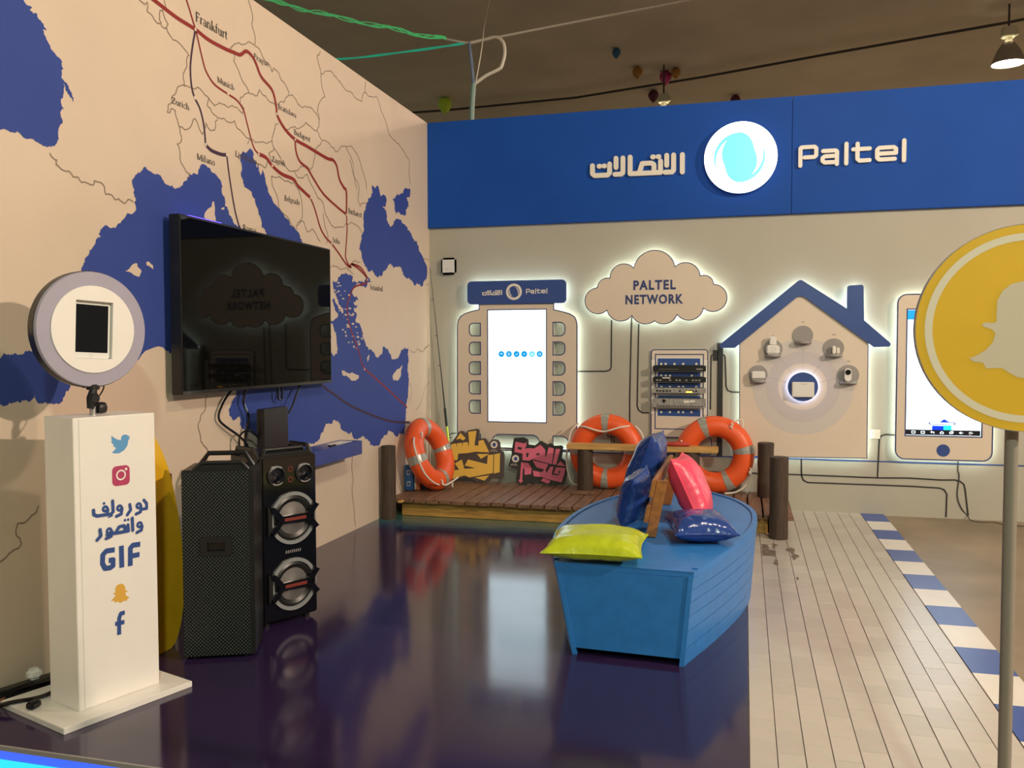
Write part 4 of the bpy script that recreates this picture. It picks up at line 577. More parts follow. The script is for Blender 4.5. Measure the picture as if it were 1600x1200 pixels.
MB().prism([[(4.85, .80), (4.945, .80), (4.945, .838), (4.85, .838)]], fs_, .0006).build('picture_tile', 'scrb', sc); MB().prism([[(4.945, .80), (5.012, .80), (5.012, .842), (4.945, .842)]], fs_, .0006).build('picture_tile', 'scrc', sc)
MB().prism([circ(PBTN[0], PBTN[1], .056, 30)], frB, SF+.0012).build('home_button', 'pblue', t)
# rack
t = thing('rack_board', 'printed equipment rack board with blue panels below the cloud', 'wall display', (2.58, YB, .67))
MB().prism([rrect(2.315, .668, 2.862, 1.533, (0, 0, .03, .03))], frB, (0, .02)).build('board', 'panel', t); MB().ribbon(rrect(2.318, .671, 2.859, 1.530, (0, 0, .03, .03)), .010, frB, .0206, closed=True).build('outline', 'pline', t)
MB().ribbon(rrect(2.357, .753, 2.818, 1.484, 0), .010, frB, .0206, closed=True).build('outline', 'pline', t)
for x0, x1 in ((2.32, 2.35), (2.823, 2.855)): MB().prism([[(x0, .90), (x1, .90), (x1, 1.43), (x0, 1.43)]], frB, (.02, .024)).build('mounting_rail', 'cream', t)
MB().prism([[(2.365, .875), (2.808, .875), (2.808, 1.455), (2.365, 1.455)]], frB, (.02, .022)).build('backing', 'whitep', t)
for a, c in RACKBLUE: MB().prism([[(a[0], c[1]), (c[0], c[1]), (c[0], a[1]), (a[0], a[1])]], frB, (.022, .026)).build('blue_panel', 'pblue', t)
for p in RACKLED: MB().prism([circ(p[0], p[1], .0115, 12)], frB, .0268).build('white_dot', 'cream', t)
rk = (('black rack unit with a smooth front, topmost in the rack board', 'dark'), ('black rack unit with printed ports, second in the rack board', 'dark'), ('silver rack unit with an amber light, third in the rack board', 'sil'), ('tall grey rack unit with white labels, lowest in the rack board', 'sil'))
rr_ = random.Random(5)
for i, (a, c) in enumerate(RACKUNIT):
    x0, z1 = a; x1, z0 = c; yb = YB-.027; yfr = YB-.10; f = lambda u, v, d: Vector((u, yfr-d, v))
    t3 = thing('rack_unit', rk[i][0], 'network device', ((x0+x1)/2, yb, z0), group='devices in the rack board')
    MB().box(x0+.02, x1-.02, yfr+.004, yb, z0+.003, z1).build('chassis', 'dark', t3, bevel=.002); MB().box(x0, x1, yfr, yfr+.005, z0, z1-.004).build('faceplate', rk[i][1], t3)
    if i == 0: MB().strokes([[(x0+.06, z0+.02), (x0+.24, z0+.02)]], .003, f, .001).build('front_line', 'grey', t3); MB().box(x1-.09, x1-.03, yfr-.001, yfr, z0+.016, z0+.028).build('brand_plate', 'grey', t3)
    if i in (1, 2):
        for k in range(14):
            x = x0+.03+k*.031
            if rr_.random() < .75: MB().box(x, x+.02, yfr-.001, yfr, z0+.012, z0+.026).build('port', 'grey' if i == 1 else 'gloss', t3)
    if i == 1: MB().box(x0+.09, x0+.165, yfr-.001, yfr, z1-.018, z1-.008).build('label_strip', 'cream', t3)
    if i == 2: MB().box(x0+.315, x0+.375, yfr-.002, yfr, z0+.005, z0+.018).build('amber_light', 'amber', t3)
    if i == 3:
        MB().box(x0+.295, x0+.345, yfr-.001, yfr, z0+.045, z0+.07).build('label_sticker', 'cream', t3); MB().box(x0+.35, x0+.40, yfr-.001, yfr, z0+.052, z0+.072).build('label_sticker', 'whitep', t3)
        MB().prism([circ(x0+.105, z0+.062, .016, 16)], f, .001).build('fan_vent', 'gloss', t3)
        for k in range(16): MB().box(x0+.035+k*.028, x0+.055+k*.028, yfr-.001, yfr, z0+.008, z0+.016).build('slot', 'gloss', t3)
MB().ribbon(rrect(2.285, .51, 2.90, .678, (.03, .03, .04, .0)), .010, frB, .0035, closed=True).build('drawn_base', 'pline', wb)
# small things on the back wall
t = thing('wall_socket', 'cream wall socket between the house and the phone board', 'socket', (4.375, YB, .702)); MB().box(4.33, 4.42, YB-.012, YB, .702, .789).build('plate', 'cream', t, bevel=.004); MB().prism([circ(4.355, .747, .024, 20)], frB, (.012, .015)).build('outlet', 'whitep', t)
for z in (.740, .754): MB().prism([circ(4.355, z, .003, 8)], frB, .0156).build('pin_hole', 'dark', t)
t = thing('access_point', 'white rounded wireless access point high in the corner', 'access point', (.224, YB, 2.312)); MB().box(.14, .308, YB-.05, YB-.006, 2.312, 2.488).build('body', 'whitep', t, bevel=.022, seg=4, smooth=True); MB().box(.17, .28, YB-.008, YB, 2.34, 2.46).build('bracket', 'grey', t)
MB().strokes([[(.19, 2.368), (.23, 2.368)]], .008, frB, .0506).build('brand_mark', 'lgrey', t)
tag(MB().tube(smooth_path([(5.08, YB-.006, .515)]+[(p[0], YB-.006, p[1]) for p in WIRE]+[(5.17, 8.5, .002), (5.23, 8.42, .004), (5.34, 8.44, .004), (5.45, 8.33, .004), (5.9, 8.3, .004)], 5), .005, 6).build('loose_wire', 'ceil_dark'), 'thin dark wire trailing from the phone board down to the floor', 'wire')

# ================================================================== TV WALL
tvx0, tvx1, ty0, ty1, tz0, tz1 = .045, .115, 4.275, 6.125, 1.286, 2.312
t = thing('television', 'large flat black television hung on the map wall', 'television', (0, (ty0+ty1)/2, tz0))
MB().box(tvx0, tvx1, ty0, ty1, tz0, tz1).build('case', 'dark', t, bevel=.004); MB().box(tvx1-.001, tvx1+.002, ty0+.012, ty1-.012, tz0+.02, tz1-.012).build('screen', 'screen', t)
MB().box(tvx1-.001, tvx1+.003, ty0, ty1, tz0, tz0+.018).build('lower_bezel', 'gloss', t)
for y in (4.8, 5.6): MB().box(.0045, tvx0, y-.04, y+.04, 1.5, 2.1).build('wall_bracket', 'steel', t)
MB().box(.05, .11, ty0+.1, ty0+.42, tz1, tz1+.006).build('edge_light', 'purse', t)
t = thing('wall_shelf', 'thick blue floating shelf below the television', 'shelf', (0, 5.7, .69)); MB().box(.0, .2, 4.75, 6.485, .69, .80).build('board', mat('shelf_blue', SEA, .4, var=.05), t, bevel=.003)
for y in (5.0, 6.2): MB().box(0, .03, y-.03, y+.03, .66, .69).build('bracket', 'sea', t)
t = thing('game_console', 'black upright game console on the blue shelf', 'game console', (.13, 5.22, .80)); MB().box(.10, .155, 5.07, 5.385, .80, 1.15).build('body', 'dark', t, bevel=.004)
for x in (.116, .130): MB().box(x, x+.004, 5.066, 5.072, .80, 1.15).build('front_groove', 'gloss', t)
MB().box(.1555, .156, 5.20, 5.26, .95, .951).build('side_seam', 'gloss', t)
tag(MB().box(.05, .155, 6.15, 6.40, .8, .802).build('paper_sheet', 'cream'), 'white sheet of paper lying on the blue shelf', 'paper'); tag(MB().box(.14, .165, 6.0, 6.09, .8, .812).build('pen', 'gloss', bevel=.003), 'small black pen on the blue shelf beside the paper', 'pen')
def cord(name, label, pts, r, m='gloss', n=6): return tag(MB().tube(smooth_path(pts, 6), r, n).build(name, m), label, 'cable')
def LW(u): return u
cord('tv_cable', 'black cable looping left from under the television to the shelf', [(.05, 4.87, 1.29), (.04, 4.78, 1.2), (.03, 4.76, 1.1), (.05, 4.95, .98), (.06, 5.03, .9), (.05, 5.02, .8), (.06, 4.98, .80)], .008)
cord('tv_cable', 'black cable hanging straight down under the television to the shelf', [(.06, 5.02, 1.29), (.05, 5.0, 1.2), (.05, 5.06, 1.1), (.05, 5.02, 1.0), (.06, 5.0, .9), (.08, 5.04, .81)], .008)
cord('tv_cable', 'short black cable loop sticking out under the television', [(.06, 5.42, 1.29), (.06, 5.42, 1.21), (.06, 5.45, 1.19), (.06, 5.47, 1.21), (.06, 5.47, 1.29)], .008)
cord('tv_cable', 'black cable running from the television to the game console', [(.07, 5.72, 1.29), (.09, 5.62, 1.22), (.11, 5.5, 1.12), (.11, 5.39, 1.05)], .007)
cord('console_cable', 'black cable curling out of the side of the game console', [(.12, 5.08, .95), (.10, 4.98, 1.02), (.08, 4.9, .98), (.08, 4.93, .85), (.1, 5.03, .82)], .007)
MB_pl = tag(MB().box(.06, .11, 4.90, 5.0, .80, .845).build('power_adapter', 'dark', bevel=.008), 'black power adapter on the shelf beside the console', 'adapter'); tag(MB().box(.06, .10, 4.84, 4.885, .80, .83).build('plug', 'whitep', bevel=.006), 'white plug among the cables on the shelf', 'plug')

# ================================================================== KIOSK WITH RING LIGHT
A0 = math.radians(71.5); ex = Vector((math.cos(A0), math.sin(A0), 0)); ey = Vector((-math.sin(A0), math.cos(A0), 0))   # ex along the front, ey into the kiosk
K0 = Vector((.516, 2.991, 0)); KM = Matrix((ex, ey, Vector((0, 0, 1)))).transposed().to_4x4(); KM.translation = K0
t = thing('photo_kiosk', 'white square column printed with social media icons on a base plate', 'kiosk', tuple(K0))
MB().box(-.125, .475, -.105, .40, 0, .026, KM).build('base_plate', 'white', t, bevel=.002)
col = MB().box(0, .378, 0, .222, .026, 1.262, KM).build('column', 'white', t, bevel=.002)
MB().box(.024, .354, -.003, 0, .03, 1.258, KM).build('front_panel', 'white', t, bevel=.001)
frK = lambda u, v, d: KM @ Vector((u, -.0035-d, v))
def kp(name, m): return lambda mb: mb.build(name, m, col)
MB().prism([PIL['bird']], frK, .0004).build('bird_print', 'twit', col)
q = PIL['insta']; ib = MB().prism([rrect(q[0][0], q[2][1], q[1][0], q[0][1]-.002, .02)], frK, .0004).build('camera_print', 'insta', col)
q = PIL['instac']; c0 = q[0]; MB().ribbon(circ(c0[0], c0[1], q[1][0]-q[0][0], 24), .0065, frK, .0009, closed=True).prism([circ(q[2][0], q[2][1], .006, 12)], frK, .0009).build('camera_lens_print', 'white', ib)
mb = MB(); mb.strokes(PIL['slogan'], .0145, frK, .0004, round_=True)
for p in PIL['loops']: mb.ribbon(circ(p[0], p[1], 0.0098, 14), .0125, frK, .0004, closed=True)
for p in PIL['dots']: mb.prism([circ(p[0], p[1], .0065, 8)], frK, .0004)
mb.strokes([PIL['kasra']], .006, frK, .0004); mb.build('arabic_slogan', 'navy', col)
MB().strokes(PIL['gif'], .0225, frK, .0004, round_=False).build('gif_lettering', 'navy', col)
MB().prism([PIL['ghost']], frK, .0004).build('ghost_print', 'mustard', col); MB().strokes(PIL['f'], .019, frK, .0004, round_=False).build('letter_f_print', 'navy', col)
# ring light on its ball head
RC = KM @ Vector((.155, .105, 1.634)); RM = KM.copy(); RM.translation = RC                                             # local: x along, -y forward, z up
t = thing('ring_light', 'round ring light with white centre plate on the photo kiosk', 'ring light', tuple(KM @ Vector((.155, .11, 1.262))))
RA = RM @ Matrix.Rotation(PI/2, 4, 'X')                                                                              # lathe axis forward
MB().lathe([(.186, .0), (.188, .012), (.246, .012), (.25, .006), (.25, -.03), (.186, -.03), (.186, .0)], 64, RA, caps=False).build('diffuser_ring', 'diff', t, smooth=True)
MB().lathe([(.184, -.02), (.184, -.045), (.252, -.045), (.253, -.004), (.250, -.004)], 64, RA, caps=False).build('rear_housing', 'dark', t, smooth=True)
fR = lambda u, v, d: RM @ Matrix.Rotation(math.radians(2.5), 4, 'Y') @ Vector((u, -d, v))
dR = [(-.083, -.126), (.085, -.126), (.085, .122), (-.083, .122)]
MB().prism([circ(0, 0, .1885, 48), dR], fR, (-.012, .018)).build('centre_plate', 'white', t, bevel=0)
MB().prism([[(-.09, -.132), (.092, -.132), (.092, .13), (-.09, .13)]], fR, (-.03, -.012)).build('tablet_holder', 'white', t)
mb = MB(); mb.tube([KM @ Vector((.155, .11, 1.262)), KM @ Vector((.155, .11, 1.30))], .014, 12); mb.build('stud', 'steel', t)
MB().lathe([(.0, -.018), (.020, -.018), (.023, -.01), (.023, .012), (.018, .018), (0, .018)], 16, Matrix.Translation(KM @ Vector((.152, .10, 1.335))) @ KM.to_3x3().to_4x4() @ Matrix.Rotation(PI/2, 4, 'X'), caps=False).build('ball_clamp', 'dark', t, smooth=True)
MB().tube([KM @ Vector((.14, .105, 1.29)), KM @ Vector((.148, .105, 1.335)), KM @ Vector((.155, .105, 1.37)), KM @ Vector((.155, .11, 1.39))], [.014, .022, .016, .022], 12).build('ball_head', 'dark', t, smooth=True)
MB().lathe([(0, -.016), (.024, -.016), (.026, 0), (.024, .016), (0, .016)], 16, Matrix.Translation(KM @ Vector((.185, .10, 1.292))) @ KM.to_3x3().to_4x4() @ Matrix.Rotation(PI/2, 4, 'Y'), caps=False).build('lock_knob', 'dark', t, smooth=True)
MB().box(.135, .178, .09, .13, 1.372, 1.392, KM).build('mount_plate', 'dark', t, bevel=.003)
MB().tube(smooth_path([KM @ Vector((.20, .11, 1.40)), KM @ Vector((.21, .115, 1.38)), KM @ Vector((.19, .11, 1.35)), KM @ Vector((.175, .11, 1.335))], 5), .003, 6).build('cord', 'gloss', t)
MB().tube([KM @ Vector((.08, .12, 1.40)), KM @ Vector((.125, .12, 1.385))], .006, 6).build('switch_cable', 'gloss', t)
o = thing('tablet', 'white tablet with a dark screen in the centre of the ring light', 'tablet', tuple(RC)); MB().prism([rrect(-.082, -.125, .080, .112, .008)], fR, (-.010, .004)).build('body', 'whitep', o)
MB().prism([[(-.080, -.100), (.071, -.100), (.071, .106), (-.080, .106)]], fR, (.004, .005)).build('screen', 'gloss', o); MB().ribbon(circ(-.004, -.112, .0065, 12), .0015, fR, .0046, closed=True).build('home_button', 'lgrey', o)
# cables beside the kiosk
t = thing('power_strip', 'black power strip lying on the floor behind the white kiosk', 'power strip', (.1, 3.17, 0)); MB().box(-.03, .03, -.16, .16, 0, .045, Matrix.Translation((.085, 3.20, .0)) @ Matrix.Rotation(-.32, 4, 'Z')).build('body', 'dark', t, bevel=.008)
tag(MB().box(-.028, .028, -.03, .03, 0, .05, Matrix.Translation((.085, 3.20, .047)) @ Matrix.Rotation(-.4, 4, 'Z')).build('plug_adapter', 'whitep', bevel=.014, seg=3), 'white plug adapter on the power strip behind the kiosk', 'plug')
cord('floor_cable', 'thick black cable lying over the corner of the kiosk base plate', [(.29, 3.14, .05), (.25, 3.06, .034), (.17, 2.97, .035), (.08, 2.93, .012), (-.02+.04, 2.85, .012), (.01, 2.7, .012)], .010)
cord('floor_cable', 'black cable along the wall foot behind the power strip', [(.31, 3.28, .03), (.2, 3.22, .06), (.08, 3.1, .03), (.03, 2.95, .012), (.02, 2.75, .012)], .008)
cord('floor_cable', 'pale cable lying beside the power strip', [(.06, 3.06, .012), (.1, 3.0, .03), (.06, 2.92, .01), (.03, 2.8, .01)], .006, 'brown')
tag(MB().box(-.02, .02, -.028, .028, 0, .032, Matrix.Translation(KM @ Vector((-.085, .20, .027)))).build('cable_plug', 'dark', bevel=.008), 'small black plug lying on the kiosk base plate', 'plug')
# yellow board and brown board leaning on the map wall
t = thing('leaning_board', 'yellow rounded board leaning on the wall behind the white kiosk', 'board', (.30, 3.78, 0)); P = []
for i in range(44):
    a = 2*PI*i/44; c_, s_ = math.cos(a), math.sin(a); P.append((3.735+.278*(abs(c_)**.85)*(1 if c_ > 0 else -1), 0.57+.60*(abs(s_)**.92)*(1 if s_ > 0 else -1)))
P = [(u, max(0.0, v)) for u, v in P]
MB().prism([P], lambda u, v, d: Vector((.335-.12*v-d, u, v)), (-.012, .012)).build('board', 'yellow', t, bevel=.004)
o = tag(MB().box(.02, .14, 4.10, 4.14, .0, .86).build('brown_panel', 'brown', bevel=.004), 'dark brown panel standing between the yellow board and the speaker', 'panel')
cord('loose_cable', 'thin black cord hanging beside the grilled speaker', [(.30, 4.06, .88), (.37, 3.97, .85), (.40, 3.90, .55), (.41, 3.87, .3), (.42, 3.86, .14), (.43, 3.86, .13)], .005)

# ================================================================== SPEAKERS
def spk_frame(p, ang): m = Matrix.Translation(p) @ Matrix.Rotation(ang, 4, 'Z'); return m
a1 = math.atan2(.136, .310); S1 = spk_frame((.525, 3.68, 0), a1)
t = thing('grilled_speaker', 'tall black loudspeaker with a perforated front and a slot', 'speaker', (.525, 3.68, 0), a1)
MB().box(0, .345, .012, .31, .012, .948, S1).build('cabinet', 'dark', t, bevel=.006)
hole = [(.105, .535), (.225, .535), (.225, .60), (.105, .60)]
f1 = lambda u, v, d: S1 @ Vector((u, .012-d, v))
MB().prism([[(.006, .02), (.325, .02), (.325, .94), (.006, .94)], hole], f1, (0, .012)).build('grille', 'grille', t)
MB().prism([[(.09, .52), (.24, .52), (.24, .615), (.09, .615)], [(.122, .545), (.208, .545), (.208, .588), (.122, .588)]], f1, (.006, .018)).build('slot_frame', 'grey' if 0 else 'dark', t); MB().prism([[(.11, .54), (.22, .54), (.22, .597), (.11, .597)]], f1, .001).build('slot_inside', 'gloss', t)
MB().tube([S1 @ Vector(p) for p in ((.05, .20, .945), (.10, .19, 1.012), (.28, .19, 1.012), (.32, .20, .945))], .013, 8).build('handle', 'dark', t); MB().tube([S1 @ Vector(p) for p in ((.055, .03, .945), (.095, .035, .982), (.285, .035, .982), (.32, .03, .945))], .011, 8).build('handle', 'dark', t)
MB().prism([[(.06, .945), (.10, .972), (.28, .972), (.315, .945)]], lambda u, v, d: S1 @ Vector((u, d, v)), (.03, .04)).build('handle_guard', 'dark', t)
for x in (.05, .295):
    for y in (.05, .26): MB().lathe([(.02, 0), (.02, .013)], 12, S1 @ Matrix.Translation((x, y, 0))).build('foot', 'dark', t)
a2 = math.atan2(.316, .168); S2 = spk_frame((.656, 4.198, 0), a2)
t = thing('twin_woofer_speaker', 'tall gloss black loudspeaker with two silver woofers', 'speaker', (.656, 4.198, 0), a2)
W2, HH = .362, .955
MB().box(0, W2, .02, .33, .02, HH, S2).build('cabinet', 'dark', t, bevel=.012); MB().box(.006, W2-.006, 0, .024, .03, HH-.005, S2).build('front_baffle', 'gloss', t, bevel=.008)
for x in (.05, .31):
    for y in (.05, .28): MB().lathe([(.02, 0), (.02, .022)], 12, S2 @ Matrix.Translation((x, y, 0))).build('foot', 'dark', t)
f2 = lambda u, v, d: S2 @ Vector((u, -d, v))
for cz in (.597, .222):
    X = S2 @ Matrix.Translation((.195, 0, cz)) @ Matrix.Rotation(PI/2, 4, 'X')
    wf = MB().lathe([(.148, -.002), (.148, .012), (.128, .012), (.126, -.004)], 48, X, caps=False).build('woofer', 'ringw', t, smooth=True)
    MB().lathe([(.127, .004), (.112, .010), (.096, .003), (.088, .0)], 40, X, caps=False).build('surround', 'dark', wf, smooth=True)
    MB().lathe([(.092, .001), (.055, -.0005+.004), (.03, .010), (0.001, .013)], 32, X, caps=False).build('cone', 'cone', wf, smooth=True)
    MB().prism([[(.065, cz+.075), (.115, cz+.022), (.275, cz+.022), (.325, cz+.075), (.352, cz+.06), (.30, cz), (.352, cz-.06), (.325, cz-.075), (.275, cz-.022), (.115, cz-.022), (.065, cz-.075), (.045, cz-.06), (.09, cz), (.045, cz+.06)]], f2, (.012, .03)).build('brace', 'gloss', wf, bevel=.002)
    MB().prism([[(.125, cz-.009), (.265, cz-.009), (.265, cz+.009), (.125, cz+.009)]], f2, (.03, .033)).build('red_bar', 'redp', wf)
    for q in (0, 1):
        MB().prism([[(.03+q*.29, cz-.085), (.055+q*.275, cz-.05), (.055+q*.275, cz+.05), (.03+q*.29, cz+.085)]], f2, (0, .02)).build('side_clip', 'dark', wf)
for x in (.095, .275):
    X = S2 @ Matrix.Translation((x, 0, .845)) @ Matrix.Rotation(PI/2, 4, 'X'); tw = MB().lathe([(.058, -.002), (.058, .008), (.045, .012), (.042, -.001)], 28, X, caps=False).build('tweeter', 'dark', t, smooth=True)
    MB().lathe([(.045, .0), (.02, .004), (.001, .01)], 24, X, caps=False).build('dome', 'gloss', tw, smooth=True)
    MB().ribbon(ar(x, .845, .05, .05, 55, 130, 10), .008, f2, .0135).build('painted_glint', 'ringw', tw); MB().ribbon(ar(x, .845, .05, .05, 235, 310, 10), .006, f2, .0135).build('painted_glint', 'grey', tw)  # pale arcs painted on as glints of light on the tweeter rim
for z in (.875, .815): MB().ribbon(circ(.185, z, .014, 16), .004, f2, .0012, closed=True).build('knob_ring', 'redp', t)
MB().strokes([[(.15+.013*k, .40), (.154+.013*k, .416)] for k in range(8)], .006, f2, .0006, round_=False).build('brand_mark', 'grey', t)
MB().tube([S2 @ Vector(p) for p in ((.05, .06, HH-.01), (.06, .06, HH+.03), (.30, .06, HH+.03), (.31, .06, HH-.01))], .012, 8).build('top_handle', 'dark', t); MB().box(.02, .34, .03, .32, HH-.005, HH+.012, S2).build('top_tray', 'dark', t, bevel=.006)
MB().tube([S2 @ Vector(p) for p in ((.345, .28, HH-.02), (.35, .25, HH+.035), (.35, .08, HH+.035), (.345, .04, HH-.02))], .014, 8).build('side_handle', 'dark', t); MB().tube([S2 @ Vector(p) for p in ((.012, .28, HH-.02), (.005, .25, HH+.035), (.005, .08, HH+.035), (.012, .04, HH-.02))], .014, 8).build('side_handle', 'dark', t)

# ================================================================== DOCK
t = thing('dock', 'low wooden dock of dark planks along the back wall', 'dock', (1.74, 7.5, 0)); rp = random.Random(11)
x = .03; PW = .1235; i = 0; pm = None
while x < 3.52:
    z1 = ZD+rp.uniform(-.002, .002); y0 = 7.40+rp.uniform(-.008, .008)
    MB().box(x+.004, x+PW-.010, y0, 8.585, z1-.034, z1).build('plank', 'plank', t, bevel=.003, seg=1); x += PW; i += 1
MB().box(.14, 3.40, 7.47, 7.505, .002, ZD-.036).build('front_beam', 'fasciaw', t, bevel=.002); MB().box(.05, 3.5, 8.5, 8.535, .0, ZD-.036).build('rear_beam', 'fasciaw', t)
for xx in (.3, 1.2, 2.1, 3.0, 3.42): MB().box(xx, xx+.05, 7.507, 8.498, .0, ZD-.037).build('cross_beam', 'fasciaw', t)
MB().box(.155, .19, 7.33, 7.398, ZD-.025, ZD-.008).build('end_batten', 'pine', t)
def post(label, x, y, z0, z1, r):
    rr = random.Random(label); prof = []
    for k in range(9): prof.append((r*rr.uniform(.97, 1.03), z0+(z1-z0)*k/8))
    prof += [(r*.93, z1+.006)]
    m = Matrix.Translation((x, y, 0)); return tag(MB().lathe(prof, 20, m).build('mooring_post', 'post', smooth=True), label, 'post', 'dark round posts of the dock')
post('dark wooden post at the left end of the dock by the map wall', .085, 7.29, 0, .66, .066); post('tall dark wooden post standing on the tiles at the right end of the dock', 3.48, 7.31, 0, .66, .072); post('dark wooden post behind the taller one at the right end of the dock', 3.40, 8.33, ZD+.003, .665, .073)
# bench on the dock
t = thing('dock_bench', 'pine plank bench on two dark round legs standing on the dock', 'bench', (2.25, 8.2, ZD))
for x in (1.735, 2.735): MB().lathe([(.075, ZD+.003), (.077, .3), (.074, .45), (.075, .583)], 18, Matrix.Translation((x, 8.19, 0))).build('leg', 'post', t, smooth=True)
MB().box(1.565, 2.975, 8.11, 8.27, .583, .632).build('plank', 'pine', t, bevel=.004)
MB().box(1.63, 1.85, 8.03, 8.10, ZD+.001, ZD+.03).build('foot_block', 'plank', t, bevel=.003)
o = tag(MB().lathe([(.001, 0), (.05, .0), (.062, .02), (.05, .045), (.001, .06)], 20, Matrix.Translation((2.60, 8.19, .633)) @ Matrix.Diagonal((2.1, .9, .75, 1)), caps=False).build('folded_cloth', 'redc', smooth=True), 'dark red folded cloth lying on the pine bench', 'cloth')
# ---------------- lifebuoys
def buoy(label, loc, m, R=.268, r=.098, bands=(0, 90, 180, 270), ropes=(), ties=()):
    t = thing('lifebuoy', label, 'lifebuoy', loc, group='orange lifebuoys on the dock'); n, k = 56, 20; vs = []; fs = []
    for i in range(n):
        a = 2*PI*i/n
        for j in range(k):
            b = 2*PI*j/k; vs.append(m @ Vector(((R+r*math.cos(b))*math.cos(a), .92*r*math.sin(b), (R+r*math.cos(b))*math.sin(a))))
            fs.append((i*k+j, ((i+1) % n)*k+j, ((i+1) % n)*k+(j+1) % k, i*k+(j+1) % k))
    MB().add(vs, fs).build('ring', 'buoy', t, smooth=True)
    for bd in bands:
        vs = []; fs = []; q = 6
        for i in range(q+1):
            a = math.radians(bd-6.5+13*i/q)
            for j in range(k):
                b = 2*PI*j/k; e = r+.003; vs.append(m @ Vector(((R+e*math.cos(b))*math.cos(a), .92*e*math.sin(b), (R+e*math.cos(b))*math.sin(a))))
        for i in range(q):
            for j in range(k): fs.append((i*k+j, (i+1)*k+j, (i+1)*k+(j+1) % k, i*k+(j+1) % k))
        MB().add(vs, fs).build('reflective_band', 'tape', t, smooth=True)
    for rp_ in ropes:
        MB().tube([m @ p for p in smooth_path([Vector((rr*math.cos(math.radians(a)), yy, rr*math.sin(math.radians(a)))) for a, rr, yy in rp_], 7)], .0085, 8).build('grab_rope', 'rope', t, smooth=True)
    for a, rr, yy in ties:
        c = Vector((rr*math.cos(math.radians(a)), yy, rr*math.sin(math.radians(a)))); P = [c+Vector((.0, -.012, .02)), c+Vector((.012, -.018, 0)), c+Vector((-.006, -.016, -.018)), c+Vector((.01, -.012, -.035))]
        MB().tube([m @ p for p in smooth_path(P, 4)], .008, 6).build('rope_knot', 'rope', t, smooth=True)
    return t
tilt = lambda x, y, z, a: Matrix.Translation((x, y, z)) @ Matrix.Rotation(a, 4, 'X')
buoy('orange lifebuoy with a loose white rope behind the left end of the bench', (1.90, 8.42, ZD), tilt(1.905, 8.425, ZD+.371, -.03), bands=(2, 92, 180, 268),
     ropes=([(137, .355, -.05), (128, .30, -.10), (115, .235, -.11), (95, .20, -.10), (75, .225, -.11), (58, .29, -.10), (48, .345, -.05)], [(135, .385, -.04), (150, .395, -.05), (165, .38, -.06), (180, .385, -.06), (195, .40, -.07), (212, .43, -.08), (225, .45, -.09), (235, .40, -.09)], [(42, .38, -.03), (30, .39, -.04), (15, .385, -.04), (0, .38, -.04)]))
buoy('orange lifebuoy leaning on the back wall beside the two dark posts', (2.93, 8.42, ZD), tilt(2.935, 8.425, ZD+.371, -.03), bands=(10, 110, 185, 297),
     ropes=([(-25, .37, -.03), (-45, .40, -.03), (-60, .40, -.03), (-75, .375, -.04)], [(60, .36, -.03), (55, .41, -.02), (50, .40, -.02), (46, .36, -.03)]), ties=((160, .33, -.075), (62, .33, -.085), (-22, .35, -.06), (175, .34, -.07)))
LB_M = Matrix.Translation((.238, 7.96, ZD+.352)) @ Matrix.Rotation(math.radians(82), 4, 'Z') @ Matrix.Rotation(math.radians(-20), 4, 'X')
buoy('orange lifebuoy leaning on the map wall in the corner', (.25, 7.96, ZD), LB_M, bands=(5, 90, 185, 275),
     ropes=([(150, .355, -.06), (165, .40, -.08), (185, .43, -.10), (205, .43, -.10), (225, .39, -.09), (245, .35, -.07)], [(255, .33, -.07), (258, .345, -.10), (270, .325, -.14), (285, .315, -.17)]), ties=((140, .30, -.09), (248, .32, -.08), (282, .35, -.07)))
# ---------------- leaning lettering signs
def graffiti(name, label, D, base, face, tilt_=.10):
    zmin = min(p[1] for p in D['base']); dz = ZD+.003-zmin; f = lambda u, v, d: Vector((u, 8.44+(v+dz-ZD)*tilt_-d, v+dz))
    c = sum(p[0] for p in D['base'])/len(D['base']); t = thing(name, label, 'sign', (c, 8.44, ZD))
    MB().prism([D['base']], f, (-.03, 0)).build('backing', base, t)
    for p in D['polys']: MB().prism([p], f, (0, .006)).build('letter', face, t)
    for p in D.get('holes', ()): MB().prism([p], f, .0075).build('letter_hole', base, t)
    lg = D['logo']; R = abs(lg[1][0]-lg[0][0]); b = MB().prism([circ(lg[0][0], lg[0][1], R, 24)], f, (0, .004)).build('round_logo', 'cream', t); MB().prism([circ(lg[0][0], lg[0][1], R*.55, 20)], f, .0055).build('logo_core', 'pblue', b)
    MB().ribbon(ar(lg[0][0], lg[0][1], R*.5, R*.5, 100, 250, 10), R*.18, f, .0065).build('logo_crescent', 'cream', b)
    mb = MB(); x0 = lg[2][0]-R*.9; z0 = lg[2][1]-R*.2; h = R*.4
    for k in range(5): mb.strokes([[(x0+k*R*.4, z0), (x0+k*R*.4, z0+h)], [(x0+k*R*.4, z0+(h if k % 2 else 0)), (x0+k*R*.4+R*.22, z0+(h if k % 2 else 0))]], R*.09, f, .002)
    mb.build('small_print', 'cream', t)
graffiti('graffiti_sign', 'yellow Arabic graffiti lettering sign leaning on the wall', YS, 'graf_d', 'graf_y'); graffiti('graffiti_sign', 'pink Arabic graffiti lettering sign leaning on the wall', PS, 'graf_g', 'graf_p')
